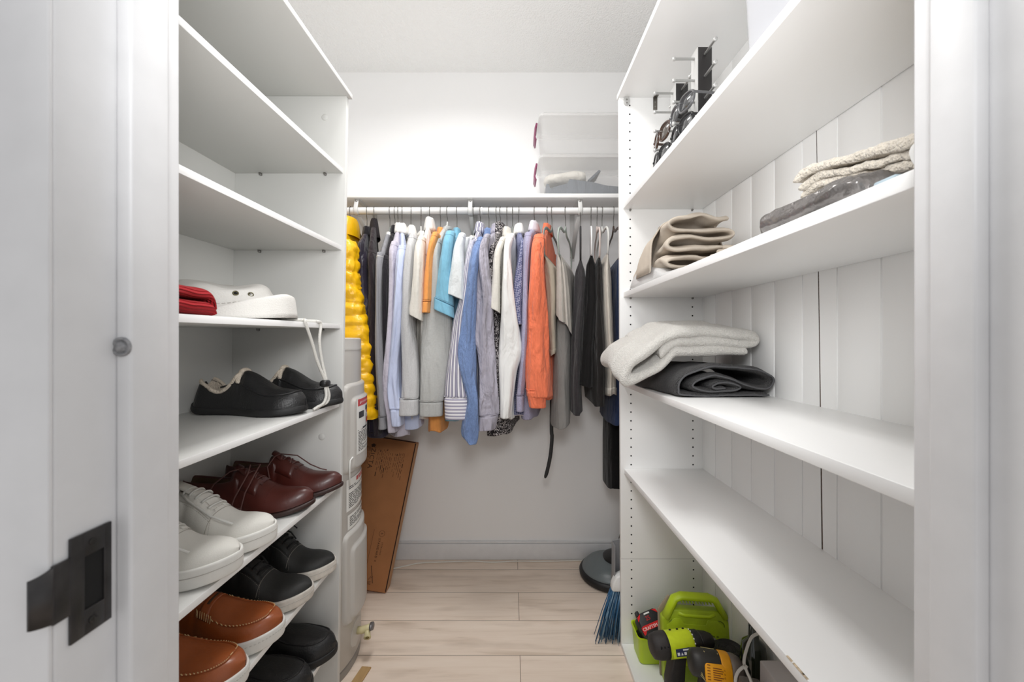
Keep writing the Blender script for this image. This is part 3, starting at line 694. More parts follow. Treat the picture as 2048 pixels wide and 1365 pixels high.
# -- loafers --
def loafer(name, toe, yaw, z, label, group, up, lining, solem, penny, th, toeh, thick):
    s = Shoe(L=0.298, W=0.106, sole=thick, heel=0.056, throat=0.074, toe=toeh, open_to=0.47, toe_round=0.21, spring=0.008, collar=0.050, square=0.52, welt=0.003)
    r = s.root(name, toe, yaw, z, label, 'loafer', group)
    s.upper().build('upper', [up, lining], r, 1)
    so = s.solemesh(0.002, 0.0008, 0.004).build('sole', solem, r, 1)
    fn = lambda q: s.apron(q, .50, .925, .50)
    m = MB(); s.ridge(m, fn, 44, 0.0020); m.build('apron_seam', up, r)
    if th:
        m = MB()
        for i in range(46):
            q = .02+.96*i/46; t0, a0 = fn(q); t1, a1 = fn(q+.010); p = s.S(t0, a0*1.06); p2 = s.S(t1, a1*1.0)
            n = s.normal(t0, a0); m.tube([p+n*.0024, p2+n*.0030], 0.0008, 5)
        for sg in (1, -1):
            for i in range(8):
                t = .49+.015*i; m.tube([s.S(t, sg*.44)+s.normal(t, sg*.44)*.003, s.S(t+.010, sg*.60)+s.normal(t, sg*.6)*.003], 0.0007, 5)
        m.build('stitching', th, r)
        m = MB(); lp = s.soleloop(0.0030, thick*.80)
        for i in range(0, len(lp)-1): m.tube([lp[i], lp[i].lerp(lp[i+1], .6)], 0.0005, 5)
        m.build('sole_stitching', mat('pale_thread', (190, 188, 182), .8), so)
    if penny:
        m = MB(); rows = []
        for i in range(17):
            a = -.62+1.24*i/16; wv = .052+.02*abs(a)
            rows.append([s.S(t, a)+s.normal(t, a)*0.0022 for t in (.545-wv*.5, .545-wv*.3, .545, .545+wv*.3, .545+wv*.5)])
        m.loft(rows, False, (False, False)); q = m.build('strap', up, r); md = q.modifiers.new('thick', 'SOLIDIFY'); md.thickness = 0.0022
        m = MB(); pts = [s.S(.545, a)+s.normal(.545, a)*.0026 for a in [-.20+.05*i for i in range(9)]]; m.tube(pts, 0.0019, 6, flat=(1.6, .5)); m.build('penny_slot', LIN_BRN, q)
loafer('loafer', (-0.474, 0.826), 0.06, ZL(6, .82)+.0008, 'tan leather penny loafer with white sole, in front of the black sneaker', 'pair of tan penny loafers', LEA_TAN, LIN_TAN, RUBW, True, THREAD, 0.035, 0.024)
loafer('loafer', (-0.476, 0.715), 0.08, ZL(6, .71)+.0008, 'tan leather penny loafer with white sole, lowest one beside the door frame', 'pair of tan penny loafers', LEA_TAN, LIN_TAN, RUBW, True, THREAD, 0.035, 0.024)
loafer('loafer', (-0.462, 1.050), 0.0, ZL(7, 1.05)+.0008, 'black leather slip-on loafer touching the unit side panel on the bottom shelf', 'pair of black loafers', LEA_BLK, LIN_BLK, SOLEB, False, None, 0.046, 0.014)
loafer('loafer', (-0.474, 0.945), 0.02, ZL(7, .95)+.0008, 'black leather slip-on loafer further from the side panel on the bottom shelf', 'pair of black loafers', LEA_BLK, LIN_BLK, SOLEB, False, None, 0.046, 0.014)
# ---------------------------------------------------------------- hat, beanie on the third shelf
zs = lambda y: ZL(3, y)
def ribs(name, c, freq=120):
    m = mat(name, c, 0.9); N, L = nt(m); b = N['Principled BSDF']
    uv = N.new('ShaderNodeUVMap'); uv.uv_map = 'UVMap'; wv = N.new('ShaderNodeTexWave'); wv.inputs['Scale'].default_value = freq; wv.bands_direction = 'X'; wv.inputs['Distortion'].default_value = 0.6
    L.new(uv.outputs[0], wv.inputs[0]); bp = N.new('ShaderNodeBump'); bp.inputs['Strength'].default_value = 0.9; bp.inputs['Distance'].default_value = 0.004
    L.new(wv.outputs['Fac'], bp.inputs['Height']); L.new(bp.outputs[0], b.inputs['Normal']); return m
REDK = ribs('red_rib_knit', (176, 14, 26), 55)
t = empty('beanie', (-0.58, 0.61, zs(.61)), label='folded red rib-knit beanie lying on the shelf in front of the white hat', cat='hat')
def cushion(mb, c, d, n=20, e=0.45, mi=0, lump=0.0, sc=20, seed=0, bottom=0.35):
    """Soft rounded slab: superellipsoid with flattened underside."""
    rings = []
    for j in range(n+1):
        ph = -PI/2+PI*j/n; cp = max(0.0, math.cos(ph))**e; sp = math.copysign(abs(math.sin(ph))**0.8, math.sin(ph)); r = []
        for i in range(2*n):
            a = 2*PI*i/(2*n); ca = math.copysign(abs(math.cos(a))**e, math.cos(a)); sa = math.copysign(abs(math.sin(a))**e, math.sin(a))
            x, y, z = c[0]+d[0]/2*cp*ca, c[1]+d[1]/2*cp*sa, c[2]+d[2]/2*sp
            if lump:
                q = Vector((nz(x+seed, y, z, sc), nz(y, z+seed, x, sc), nz(z, x, y+seed, sc)))*lump; x += q.x; y += q.y; z += q.z*(0.5+0.5*sp if sp > -bottom else 0.0)
            r.append((x, y, z))
        rings.append(r)
    return mb.loft(rings, True, (True, True), mi)
h2 = zs(.61)
m = MB()
prof = [(-.012, .004), (.0, .0015), (.04, .001), (.075, .002), (.088, .012), (.084, .022), (.066, .024), (.040, .023), (.041, .026), (.068, .0275), (.086, .030), (.084, .042), (.060, .047), (.02, .046), (-.012, .040)]
def ribbon(mb, prof, a, b, axis_x, axis_y, org, n=24, noise=0.0, sc=30, ease=0.0, mi=0, taper=None):
    """Closed profile (u,z) swept from a to b along axis_y."""
    rings = []
    for i in range(n+1):
        q = i/n; s = a+(b-a)*q; e = 1.0
        if ease:
            k = min(q, 1-q)/ease; e = math.sqrt(max(0.02, 1-(1-min(1, k))**2))
        r = []
        cz = sum(p[1] for p in prof)/len(prof)
        for u, z in prof:
            uu, zz = u, cz+(z-cz)*e if ease else z
            if ease: zz = z*e if z > 0 else z
            p = Vector(org)+Vector(axis_x)*uu+Vector(axis_y)*s+Vector((0, 0, zz))
            if noise: p += Vector((nz(p.x, p.y, p.z, sc), nz(p.y, p.z, p.x, sc), nz(p.z, p.x, p.y, sc)))*noise
            r.append(p)
        rings.append(r)
    return mb.loft(rings, True, (True, True), mi)
def smooth_profile(pts, k=4):
    out = []; n = len(pts)
    for i in range(n):
        p0, p1, p2, p3 = [Vector(pts[(i+j-1) % n]+(0,)) for j in range(4)]
        for q in range(k):
            t = q/k; v = 0.5*((2*p1)+(p2-p0)*t+(2*p0-5*p1+4*p2-p3)*t*t+(3*p1-p0-3*p2+p3)*t**3); out.append((v.x, v.y))
    return out
ribbon(m, smooth_profile(prof, 3), -.055, .058, (1, 0.1, 0), (-0.1, 1, 0), (0, 0, 0), 24, 0.002, 25, ease=0.18)
m.warp(lambda v: Vector((v.x, v.y, max(v.z, 0.0008)))).build('knit_body', REDK, t, 1)
# white bucket hat lying flattened, with eyelets and chin cord
HATW = mat('white_seersucker', (224, 222, 217), 0.85, bump=0.35, bscale=160, stretch=(1, 3, 3), var=0.03)
hx, hy = -0.632, 0.872; hz = zs(.87)
t = empty('bucket_hat', (hx, hy, hz), label='white fabric sun hat with metal eyelets, crumpled flat on the shelf above the slippers', cat='hat')
def hat_surf(u, v):
    """u angle, v 0 brim edge..1 crown top."""
    ca, sa = math.cos(u), math.sin(u)
    tab = [(0, .150, .118, .004), (.30, .125, .100, .026), (.45, .108, .088, .043), (.56, .098, .080, .056), (.70, .090, .072, .071), (.85, .066, .052, .080), (1.0, .002, .002, .074)]
    a, b, z = interp(tab, v)
    p = Vector((a*ca, b*sa, z)); k = min(1, v*3)
    z2 = p.z
    z2 += 0.012*math.sin(2*u+0.8)*(1-v)*(0.3+k)+0.010*nz(p.x, p.y, 1.3, 16)*k
    z2 -= 0.040*math.exp(-((p.x-.045)**2+(p.y+.035)**2)/0.0012)*(0.35 if v > .4 else 0.1)
    if v < .35: z2 = max(z2, .0015)+0.046*max(0, ca-.1)*min(1, v/.07)*(1-max(0, v-.1)/.25)
    return Vector((p.x+.004*nz(p.y*20, p.z*20, 2), p.y, max(.0012, z2)))
m = MB(); nu, nv = 72, 34
m.loft([[hat_surf(2*PI*i/nu, j/nv) for i in range(nu)] for j in range(nv+1)], True, (False, False))
q = m.build('hat_shell', HATW, t, 1); md = q.modifiers.new('thick', 'SOLIDIFY'); md.thickness = 0.002; md.offset = 1
m = MB()
for v in (.03, .36, .40):
    for i in range(72):
        m.tube([hat_surf(2*PI*(i+k)/72, v)+Vector((0, 0, .0022)) for k in (0, .35, .65)], 0.0006, 4)
m.build('stitching', mat('hat_thread', (176, 172, 166), .9), t)
for k, (u, v) in enumerate(((-.80, .62), (-.50, .56))):
    p = hat_surf(u, v); nrm = ((hat_surf(u+.03, v)-p).cross(hat_surf(u, v+.03)-p)).normalized()
    if nrm.y > 0: nrm = -nrm
    q = nrm.to_track_quat('Z', 'Y').to_matrix().to_4x4(); q.translation = p+nrm*0.001
    m = MB().lathe([(0.0032, 0.0005), (0.0036, 0.002), (0.0052, 0.0022), (0.0060, 0.0004)], n=20, caps=(False, False)); m.v = [q @ v_ for v_ in m.v]
    e = m.build('eyelet', mat('brass_eyelet', (112, 108, 84), 0.35, 0.9), t)
    m = MB().lathe([(0.0001, 0.001), (0.0036, 0.0009), (0.0037, 0.0)], n=16); m.v = [q @ v_ for v_ in m.v]; m.build('eyelet_hole', DARK, e)
# chin cord: over the shelf edge, through the toggle, down to the slippers' shelf
CORD = mat('white_cord', (226, 224, 218), 0.85, bump=0.6, bscale=500)
ex = XLF(1.17, .95)-0.0068
def W2(pts): return [Vector(p)-Vector(t.location) for p in pts]
z3 = zs(.96)+.0026
zl4 = ZL(4, 1.0)
cd = []
for sg, y0, y1, yt in ((-1, .935, .940, 1.004), (1, .985, 1.030, 1.012)):
    cd.append([(-.54, .93+.02*sg, z3), (-.515, .932+.03*sg, z3), (ex-.006, y0+.004*sg, z3), (ex+.0025, y0+.006*sg, z3-.001), (ex+.0042, y0+.012*sg+.004, z3-.008), (ex+.0045, y0*.72+yt*.28, z3-.05), (ex+.006, y0*.35+yt*.65, z3-.10), (ex+.012, yt, 1.026), (ex+.013, yt+.001, 1.01), (ex+.016, yt+.004+.004*sg, .985), (ex+.012, yt+.006*sg, .967), (ex+.002, yt-.012+.004*sg, zl4+.0085), (ex-.003, yt-.022+.004*sg, zl4+.0032)])
def crom(pts, k=6):
    pts = [Vector(p) for p in pts]; out = []
    for i in range(len(pts)-1):
        p0, p1, p2, p3 = pts[max(0, i-1)], pts[i], pts[i+1], pts[min(len(pts)-1, i+2)]
        for q in range(k):
            u = q/k; out.append(0.5*((2*p1)+(p2-p0)*u+(2*p0-5*p1+4*p2-p3)*u*u+(3*p1-p0-3*p2+p3)*u**3))
    return out+[pts[-1]]
m = MB()
for c in cd: m.tube([p+Vector((.0008, 0, .0014)) for p in W2(crom(c))], 0.0036, 8)
cdo = m.build('chin_cord', CORD, t)
m = MB(); cushion(m, (ex+.0125-t.location.x, 1.008-t.location.y, 1.017-t.location.z), (.020, .031, .018), 10, .6); m.build('cord_toggle', BLACKP, cdo)
# ---------------------------------------------------------------- hanging clothes
YS = 1.615
def zpy(py, Y=YS): return CZ+(680-py)*Y/800
def xpx(px, Y=YS): return (px-1024)*Y/800
def wrinkle(m, amt=.45, scale=9):
    N, L = nt(m); b = N['Principled BSDF']; tc = N.new('ShaderNodeTexCoord'); mp = N.new('ShaderNodeMapping'); mp.inputs['Scale'].default_value = (2.2, 2.2, .55); L.new(tc.outputs['Object'], mp.inputs[0])
    n = N.new('ShaderNodeTexNoise'); n.inputs['Scale'].default_value = scale; n.inputs['Detail'].default_value = 4; n.inputs['Distortion'].default_value = .9; L.new(mp.outputs[0], n.inputs['Vector'])
    bp = N.new('ShaderNodeBump'); bp.inputs['Strength'].default_value = amt; bp.inputs['Distance'].default_value = .035; L.new(n.outputs['Fac'], bp.inputs['Height'])
    old = b.inputs['Normal'].links
    if old: L.new(old[0].from_socket, bp.inputs['Normal'])
    L.new(bp.outputs[0], b.inputs['Normal']); return m
def fab(name, c, rough=0.9, bump=0.25, bscale=650, var=0.05, vscale=25, stretch=None, spec=0.15, sheen=0.15):
    new = name not in MATS; m = mat(name, c, rough, 0, bump, bscale, var, vscale, spec=spec, stretch=stretch, sheen=sheen)
    return wrinkle(m) if new else m
HG_GREY = mat('hanger_grey', (132, 136, 132), 0.6); HG_PALE = mat('hanger_pale', (212, 212, 208), 0.5); HG_WHITE = mat('hanger_white', (228, 228, 228), 0.4)
HG_BLACK = mat('hanger_black', (36, 36, 38), 0.7); HG_PINK = mat('hanger_pinkish', (206, 192, 186), 0.55); HG_WOOD = mat('hanger_dark_wood', (62, 46, 38), 0.4)
WIRE = mat('hanger_wire', (120, 118, 114), 0.3, 0.9)
HANG_N = {}
def hanger(hook, neck, slope, zdrop, half, m, label, bar=True, group=None, sink=0.0):
    """Clothes hanger: slope is dX/dY of its plane, zdrop the fall from neck to tip, half its half width."""
    X = (hook-1024)*RY/800; zn = zpy(neck, RY)
    t = empty('clothes_hanger', (X, RY, zn), label=label, cat='hanger', group=group)
    L = lambda y, z: Vector((slope*y, y, z))
    top = RZc-zn
    pts = [L(0, -0.006), L(0, (top-0.03)*.5), L(-0.002, top-0.036), L(-0.012, top-0.024)]+[L((RR+.0022)*math.cos(a), top+(RR+.0022)*math.sin(a)) for a in [math.radians(205-18*k) for k in range(13)]]
    MB().tube(crom(pts, 3), 0.0016, 6).build('hook', WIRE, t)
    mb = MB()
    for sg in (-1, 1):
        arm = [L(0, 0.002), L(sg*.014, -0.012-sink*.6), L(sg*.05, -0.012-sink-zdrop*.20), L(sg*half*.62, -sink-zdrop*.62), L(sg*half*.94, -sink-zdrop*.90), L(sg*half, -sink-zdrop*.985)]
        if bar:
            arm = [L(0, 0.002), L(sg*.012, -0.012), L(sg*half*.22, -.030), L(sg*half*.62, -zdrop*.24), L(sg*half*.90, -zdrop*.38), L(sg*half, -zdrop*.58), L(sg*half*.99, -zdrop*.84), L(sg*half*.94, -zdrop*1.0)]
            arm += [L(sg*half*.86, -zdrop*1.06), L(sg*half*.5, -zdrop*1.06), L(0, -zdrop*1.06)]
        mb.tube(crom(arm, 4), 0.0046, 8, flat=(0.85, 1.5))
    mb.build('frame', m, t)
    return X, zn
def sring(cx, cy, rx, ry, z, n, fold=0.0, seed=0.0, sq=0.85, tilt=0.0):
    r = []
    for k in range(n):
        a = 2*PI*k/n; c, s = math.cos(a), math.sin(a)
        x = rx*math.copysign(abs(c)**sq, c); y = ry*math.copysign(abs(s)**sq, s)
        f = fold*(nz(c*1.6+seed, s*1.6, z*3.2, 1.0)+0.6*nz(c*3.5+seed, s*3.5, z*7+3, 1.0))
        r.append((cx+x+f*c, cy+y*(1+f*6)+f*s*1.2, z+tilt*x+0.0))
    return r
def sleeve_rings(rows, dy=0.0, n=30, step=5.0, ry=0.044, fold=0.006, seed=0, tilt=0.0, ytop=0.045, y_end=None):
    p0, p1 = rows[0][0], rows[-1][0]; rings = []; k = int((p1-p0)/step)+1
    for i in range(k+1):
        py = p0+(p1-p0)*i/k; pl, pr = interp(rows, py); d = py-p0
        cy = YS+dy+ytop*math.exp(-d/26.0)+0.006*math.sin(d*0.022+seed)
        w = max(.004, (pr-pl)/2*cy/800)
        q = min(1, d/22.0)
        rings.append(sring(xpx((pl+pr)/2, cy), cy, w*(.80+.2*q), ry*(.75+.25*q), zpy(py, cy), n, fold*min(1, d/60.0)*min(1, w/.018), seed, tilt=tilt*max(0, (d-(p1-p0)*.7)/((p1-p0)*.3)) if p1 > p0 else 0))
    return rings
def open_tube(mb, rings, mi=0, mi_in=None, depth=5, thick=0.0022, cap_top=True):
    """Closed tube with an open lower end whose inside is modelled."""
    inner = []
    for r in rings[-depth:][::-1]:
        c = sum((Vector(p) for p in r), Vector())/len(r)
        inner.append([c+(Vector(p)-c)*(1-thick/max(.006, (Vector(p)-c).length)) for p in r])
    k = len(rings)
    last = inner[-1]; c = sum(last, Vector())/len(last); inner.append([c+(p-c)*.3 for p in last])
    allr = rings+inner
    return mb.loft(allr, True, (cap_top, True), (lambda i, kk: (mi_in if (mi_in is not None and i >= k-1) else mi)))
GROUP = 'shirts and jackets hanging on the rod'
def shirt(name, label, cat, hook, neck, rows, m, hem, hm=HG_GREY, hlabel=None, collar=None, collar_h=0.045, cuff=None, cuffm=None, short=False, inner=None, dy=0.0, ry=0.044, tilt=0.0, seed=None, fold=0.006, tx=0.020, collarm=None, buttons=False, hemrow=None, cuff_rows=None, peak=0.0, seamm=None):
    seed = hook*0.37 if seed is None else seed
    Xh = (hook-1024)*RY/800; zn = zpy(neck, RY)
    cyt = YS+dy+0.045
    xs = xpx((rows[0][1]+rows[0][2])/2, cyt); zs_ = zpy(rows[0][0], cyt)
    slope = (Xh-xs)/(RY-cyt)
    slope = max(-0.28, min(0.28, slope))
    zdrop = max(0.075, zn-zs_-0.012)
    hanger(hook, neck+2, slope, zdrop, 0.150, hm, hlabel or 'hanger inside the '+' '.join(label.split(' hanging')[0].split(', ')[0].split()[:12]), bar=False, sink=.028)
    t = empty(name, (Xh, RY, zn), label=label, cat=cat)
    O = Matrix.Translation(-Vector(t.location))
    # body
    zb = zn-0.040; zh = zpy(hem, 1.66); rings = []; n = 44; k1 = 7; k2 = 26
    for i in range(k1+k2+1):
        if i <= k1:
            q = i/k1; z = zb+(zs_-0.004-zb)*q; hw = 0.050+(0.172-0.050)*q**0.9; w = tx*(0.55+0.3*q)
        else:
            q = (i-k1)/k2; z = zs_-0.004+(zh-zs_+0.004)*q; hw = 0.172+0.012*q; w = tx*(0.85+0.25*q)
        xc = 0.0
        if hemrow and i > k1:
            qq = q**1.2; xc = (xpx((hemrow[0]+hemrow[1])/2, 1.66)-(Xh-slope*(RY-1.66)))*qq; w = w*(1-qq)+qq*(hemrow[1]-hemrow[0])/2*1.66/800
        r = []
        for k in range(n):
            a = 2*PI*k/n; c, s = math.cos(a), math.sin(a)
            y = hw*math.copysign(abs(s)**.55, s); x = w*math.copysign(abs(c)**.8, c)
            f = 0.010*nz(s*2.2+seed, z*1.5, 0.3*c)*min(1, i/9) + 0.006*nz(s*6+seed, z*3, c)*min(1, i/9)
            zz = z+(0.012*math.sin(s*2+seed)+0.010*nz(s*3+seed, 1.7, c))*(max(0, i-k1)/k2)**3
            r.append((Xh+slope*y+x+f+xc, RY+y, zz))
        rings.append(r)
    mb = MB(); open_tube(mb, rings, 0, 1 if inner else None, 4)
    mb.build('body', [m]+([inner] if inner else []), t, 1, M=O)
    # sleeves: the near one as it shows, the far one as its mirror
    cut = len(rows)
    sr = sleeve_rings(rows, dy, seed=seed, fold=fold, ry=ry, tilt=tilt)
    mb = MB()
    if short: open_tube(mb, sr, 0, 1 if inner else None, 6)
    elif cuff:
        zc = zpy(cuff[0], YS+dy)
        body_r = sr
        mb.loft(body_r, True, (True, True), uvscale=0.30)
    else: open_tube(mb, sr, 0, 1 if inner else None, 5)
    if not short and not cuff: pass
    so = mb.build('sleeve', [m]+([inner] if inner else []), t, 1, M=O)
    if seamm is not False:
        sm = MB(); c0 = sr[2]; sm.tube([Vector(p) for p in c0[14:30]+c0[:2]], 0.0011, 5); sm.build('shoulder_seam', seamm or m, so, M=O)
    if cuff:
        crow = cuff_rows or [(cuff[0]-1, rows[-1][1], rows[-1][2]), (cuff[1], rows[-1][1], rows[-1][2])]
        cr = []
        for py in [crow[0][0]+(crow[-1][0]-crow[0][0])*i/5 for i in range(6)]:
            pl, pr = interp(crow, py); cy = YS+dy+0.006*math.sin((py-rows[0][0])*0.022+seed); w = (pr-pl)/2*cy/800
            cr.append(sring(xpx((pl+pr)/2, cy), cy, w, ry*0.98, zpy(py, cy), 30, 0.0015, seed, 0.7, tilt))
        mb = MB(); open_tube(mb, cr, 0, None, 4, 0.0025); cf = mb.build('cuff', cuffm or m, so, 1, M=O)
        mb = MB(); mb.tube([Vector(p) for p in cr[0]]+[Vector(cr[0][0])], 0.0013, 5); mb.build('cuff_seam', cuffm or m, cf, M=O)
        if buttons:
            for py, px in buttons:
                MB().lathe([(0.0001, 0.003), (0.0035, 0.003), (0.0048, 0.002), (0.005, 0)], (xpx(px, YS+dy-ry), YS+dy-ry*0.93+.001, zpy(py, YS+dy-ry)), 16, M=R).build('button', mat('dark_button', (44, 46, 52), .35), cf, M=O)
    mb = MB(); far = []
    for r in sr:
        far.append([(Xh+slope*0.19+(p[0]-xs)*0.6, 2*RY-p[1]-0.006, p[2]) for p in r][::-1])
    mb.loft(far); mb.build('sleeve', m, t, 1, M=O)
    # collar
    if collar:
        cm = collarm or m; mb = MB(); rg = []
        prof = {'fold': [(.036, .066, -.050), (.030, .058, -.020), (.024, .050, .0), (.026, .053, .006), (.032, .060, .0), (.040, .070, -.022), (.046, .078, -.046)],
                'stand': [(.036, .066, -.048), (.030, .058, -.022), (.026, .052, -.004), (.022, .047, -.003), (.024, .050, -.022), (.028, .055, -.04)],
                'crew': [(.034, .066, -.050), (.030, .060, -.038), (.027, .055, -.030), (.024, .052, -.032), (.026, .054, -.044)],
                'tall': [(.044, .074, -.090), (.034, .060, -.045), (.024, .046, .0), (.020, .042, .002), (.022, .044, -.045)]}[collar]
        for rx, ry_, dz in prof:
            r = []
            for k in range(32):
                a = 2*PI*k/32; c, s = math.cos(a), math.sin(a)
                zz = zn+dz*(collar_h/0.045)+peak*(max(0, math.cos(a*1.0))**2)*(1 if dz > -.03 else .3)-(0.012 if s > 0 else 0)*0
                r.append((Xh+slope*ry_*s+rx*0.62*c*(tx/.02), RY+ry_*s*0.78, zz+0.004*nz(c*2+seed, s*2, dz*9)))
            rg.append(r)
        mb.loft(rg, True, (False, False)); q = mb.build('collar', cm, t, 1, M=O); md = q.modifiers.new('thick', 'SOLIDIFY'); md.thickness = 0.0018
    return t
# fabrics
F_NAVY = fab('navy_satin', (36, 30, 46), 0.45, 0.15, 30, 0.15, spec=0.4)
F_CHAR = fab('charcoal_knit', (46, 38, 42), 0.95, 0.6, 420, 0.15, 60)
F_HEA = fab('grey_heather_knit', (158, 158, 163), 0.95, 0.7, 330, 0.14, 260, (1, 1, 5))
F_BLK = fab('black_knit', (36, 34, 38), 0.95, 0.4, 420, 0.1)
F_LAV = fab('lavender_grey_cotton', (198, 193, 206), 0.8, 0.4, 160, 0.06, 80)
F_LBL = fab('pale_blue_cotton', (196, 205, 232), 0.7, 0.12, 60, 0.04, 20)
F_LGR = fab('pale_grey_oxford', (202, 202, 203), 0.9, 0.5, 520, 0.08, 300)
F_CRM = fab('cream_rib_cotton', (234, 230, 221), 0.9, 0.6, 240, 0.03, 30, (1, 1, 3.5))
F_WHT = fab('white_cotton', (238, 236, 232), 0.8, 0.15, 80, 0.02)
F_ORG = fab('orange_pique', (246, 166, 92), 0.9, 0.5, 700, 0.05, 60)
F_ORD = fab('dark_orange_cotton', (220, 120, 46), 0.9, 0.3, 500, 0.05)
F_SWT = fab('grey_sweatshirt', (188, 189, 187), 0.9, 0.25, 350, 0.05, 90, (1, 1, 2.5))
F_BLU = fab('sky_blue_pique', (132, 190, 216), 0.9, 0.5, 700, 0.06, 40)
F_PAL = fab('pale_ice_cotton', (224, 228, 229), 0.9, 0.3, 260, 0.04, 50)
F_CHB = fab('blue_chambray_linen', (124, 148, 194), 0.9, 0.6, 380, 0.14, 200, (1.5, 1.5, .7))
F_MAU = fab('mauve_grey_sateen', (174, 170, 183), 0.6, 0.35, 70, 0.08, 60, (1, 1, .6), spec=0.35)
F_WSH = fab('white_poplin', (238, 238, 236), 0.75, 0.12, 40, 0.02)
F_LIL = fab('lilac_seersucker', (178, 174, 200), 0.9, 0.8, 300, 0.16, 250, (1, 1, 2))
F_LILW = fab('pale_lilac_cotton', (224, 220, 228), 0.85, 0.2, 200)
F_COR = fab('coral_linen', (240, 126, 90), 0.85, 0.4, 160, 0.09, 70, (1.4, 1.4, .6))
F_STR = stripes('striped_shirting', (236, 234, 238), (78, 78, 102), 70, 0.45, 'U', (190, 186, 206))
F_STRC = stripes('striped_cuff', (238, 236, 240), (92, 90, 116), 78, 0.55, 'V', (200, 196, 214))
def checks():
    m = bpy.data.materials.new('navy_check_cotton'); N, L = nt(m); b = N['Principled BSDF']; b.inputs['Roughness'].default_value = .9
    tc = N.new('ShaderNodeTexCoord'); ck = N.new('ShaderNodeTexChecker'); ck.inputs['Scale'].default_value = 150
    ck.inputs['Color1'].default_value = rgb(150, 152, 178); ck.inputs['Color2'].default_value = rgb(84, 90, 128)
    mp = N.new('ShaderNodeMapping'); mp.inputs['Rotation'].default_value = (0.3, 0.5, 0.6); L.new(tc.outputs['Object'], mp.inputs[0]); L.new(mp.outputs[0], ck.inputs['Vector']); L.new(ck.outputs[0], b.inputs['Base Color']); return m
F_CHK = checks()
def paisley():
    m = bpy.data.materials.new('paisley_print'); N, L = nt(m); b = N['Principled BSDF']; b.inputs['Roughness'].default_value = .85
    tc = N.new('ShaderNodeTexCoord'); v = N.new('ShaderNodeTexVoronoi'); v.inputs['Scale'].default_value = 20; v.feature = 'F1'
    n = N.new('ShaderNodeTexNoise'); n.inputs['Scale'].default_value = 60; L.new(tc.outputs['Object'], n.inputs[0])
    vm = N.new('ShaderNodeMix'); vm.data_type = 'RGBA'; vm.inputs[0].default_value = .12; L.new(tc.outputs['Object'], vm.inputs[6]); L.new(n.outputs['Color'], vm.inputs[7]); L.new(vm.outputs[2], v.inputs['Vector'])
    w = N.new('ShaderNodeMath'); w.operation = 'MULTIPLY'; w.inputs[1].default_value = 19; L.new(v.outputs['Distance'], w.inputs[0])
    s = N.new('ShaderNodeMath'); s.operation = 'SINE'; L.new(w.outputs[0], s.inputs[0])
    r = N.new('ShaderNodeValToRGB'); e = r.color_ramp.elements; e[0].position = .45; e[0].color = rgb(38, 34, 38); e[1].position = .6; e[1].color = rgb(206, 200, 200)
    L.new(s.outputs[0], r.inputs[0]); L.new(r.outputs[0], b.inputs['Base Color']); return m
F_PSL = paisley()
F_PINK = fab('pale_lilac_lining', (214, 206, 214), .9)
for m_ in (F_STR, F_CHK, F_PSL): wrinkle(m_)
wrinkle(F_MAU, .8, 12); wrinkle(F_CHB, .5, 14); wrinkle(F_COR, .6, 12)
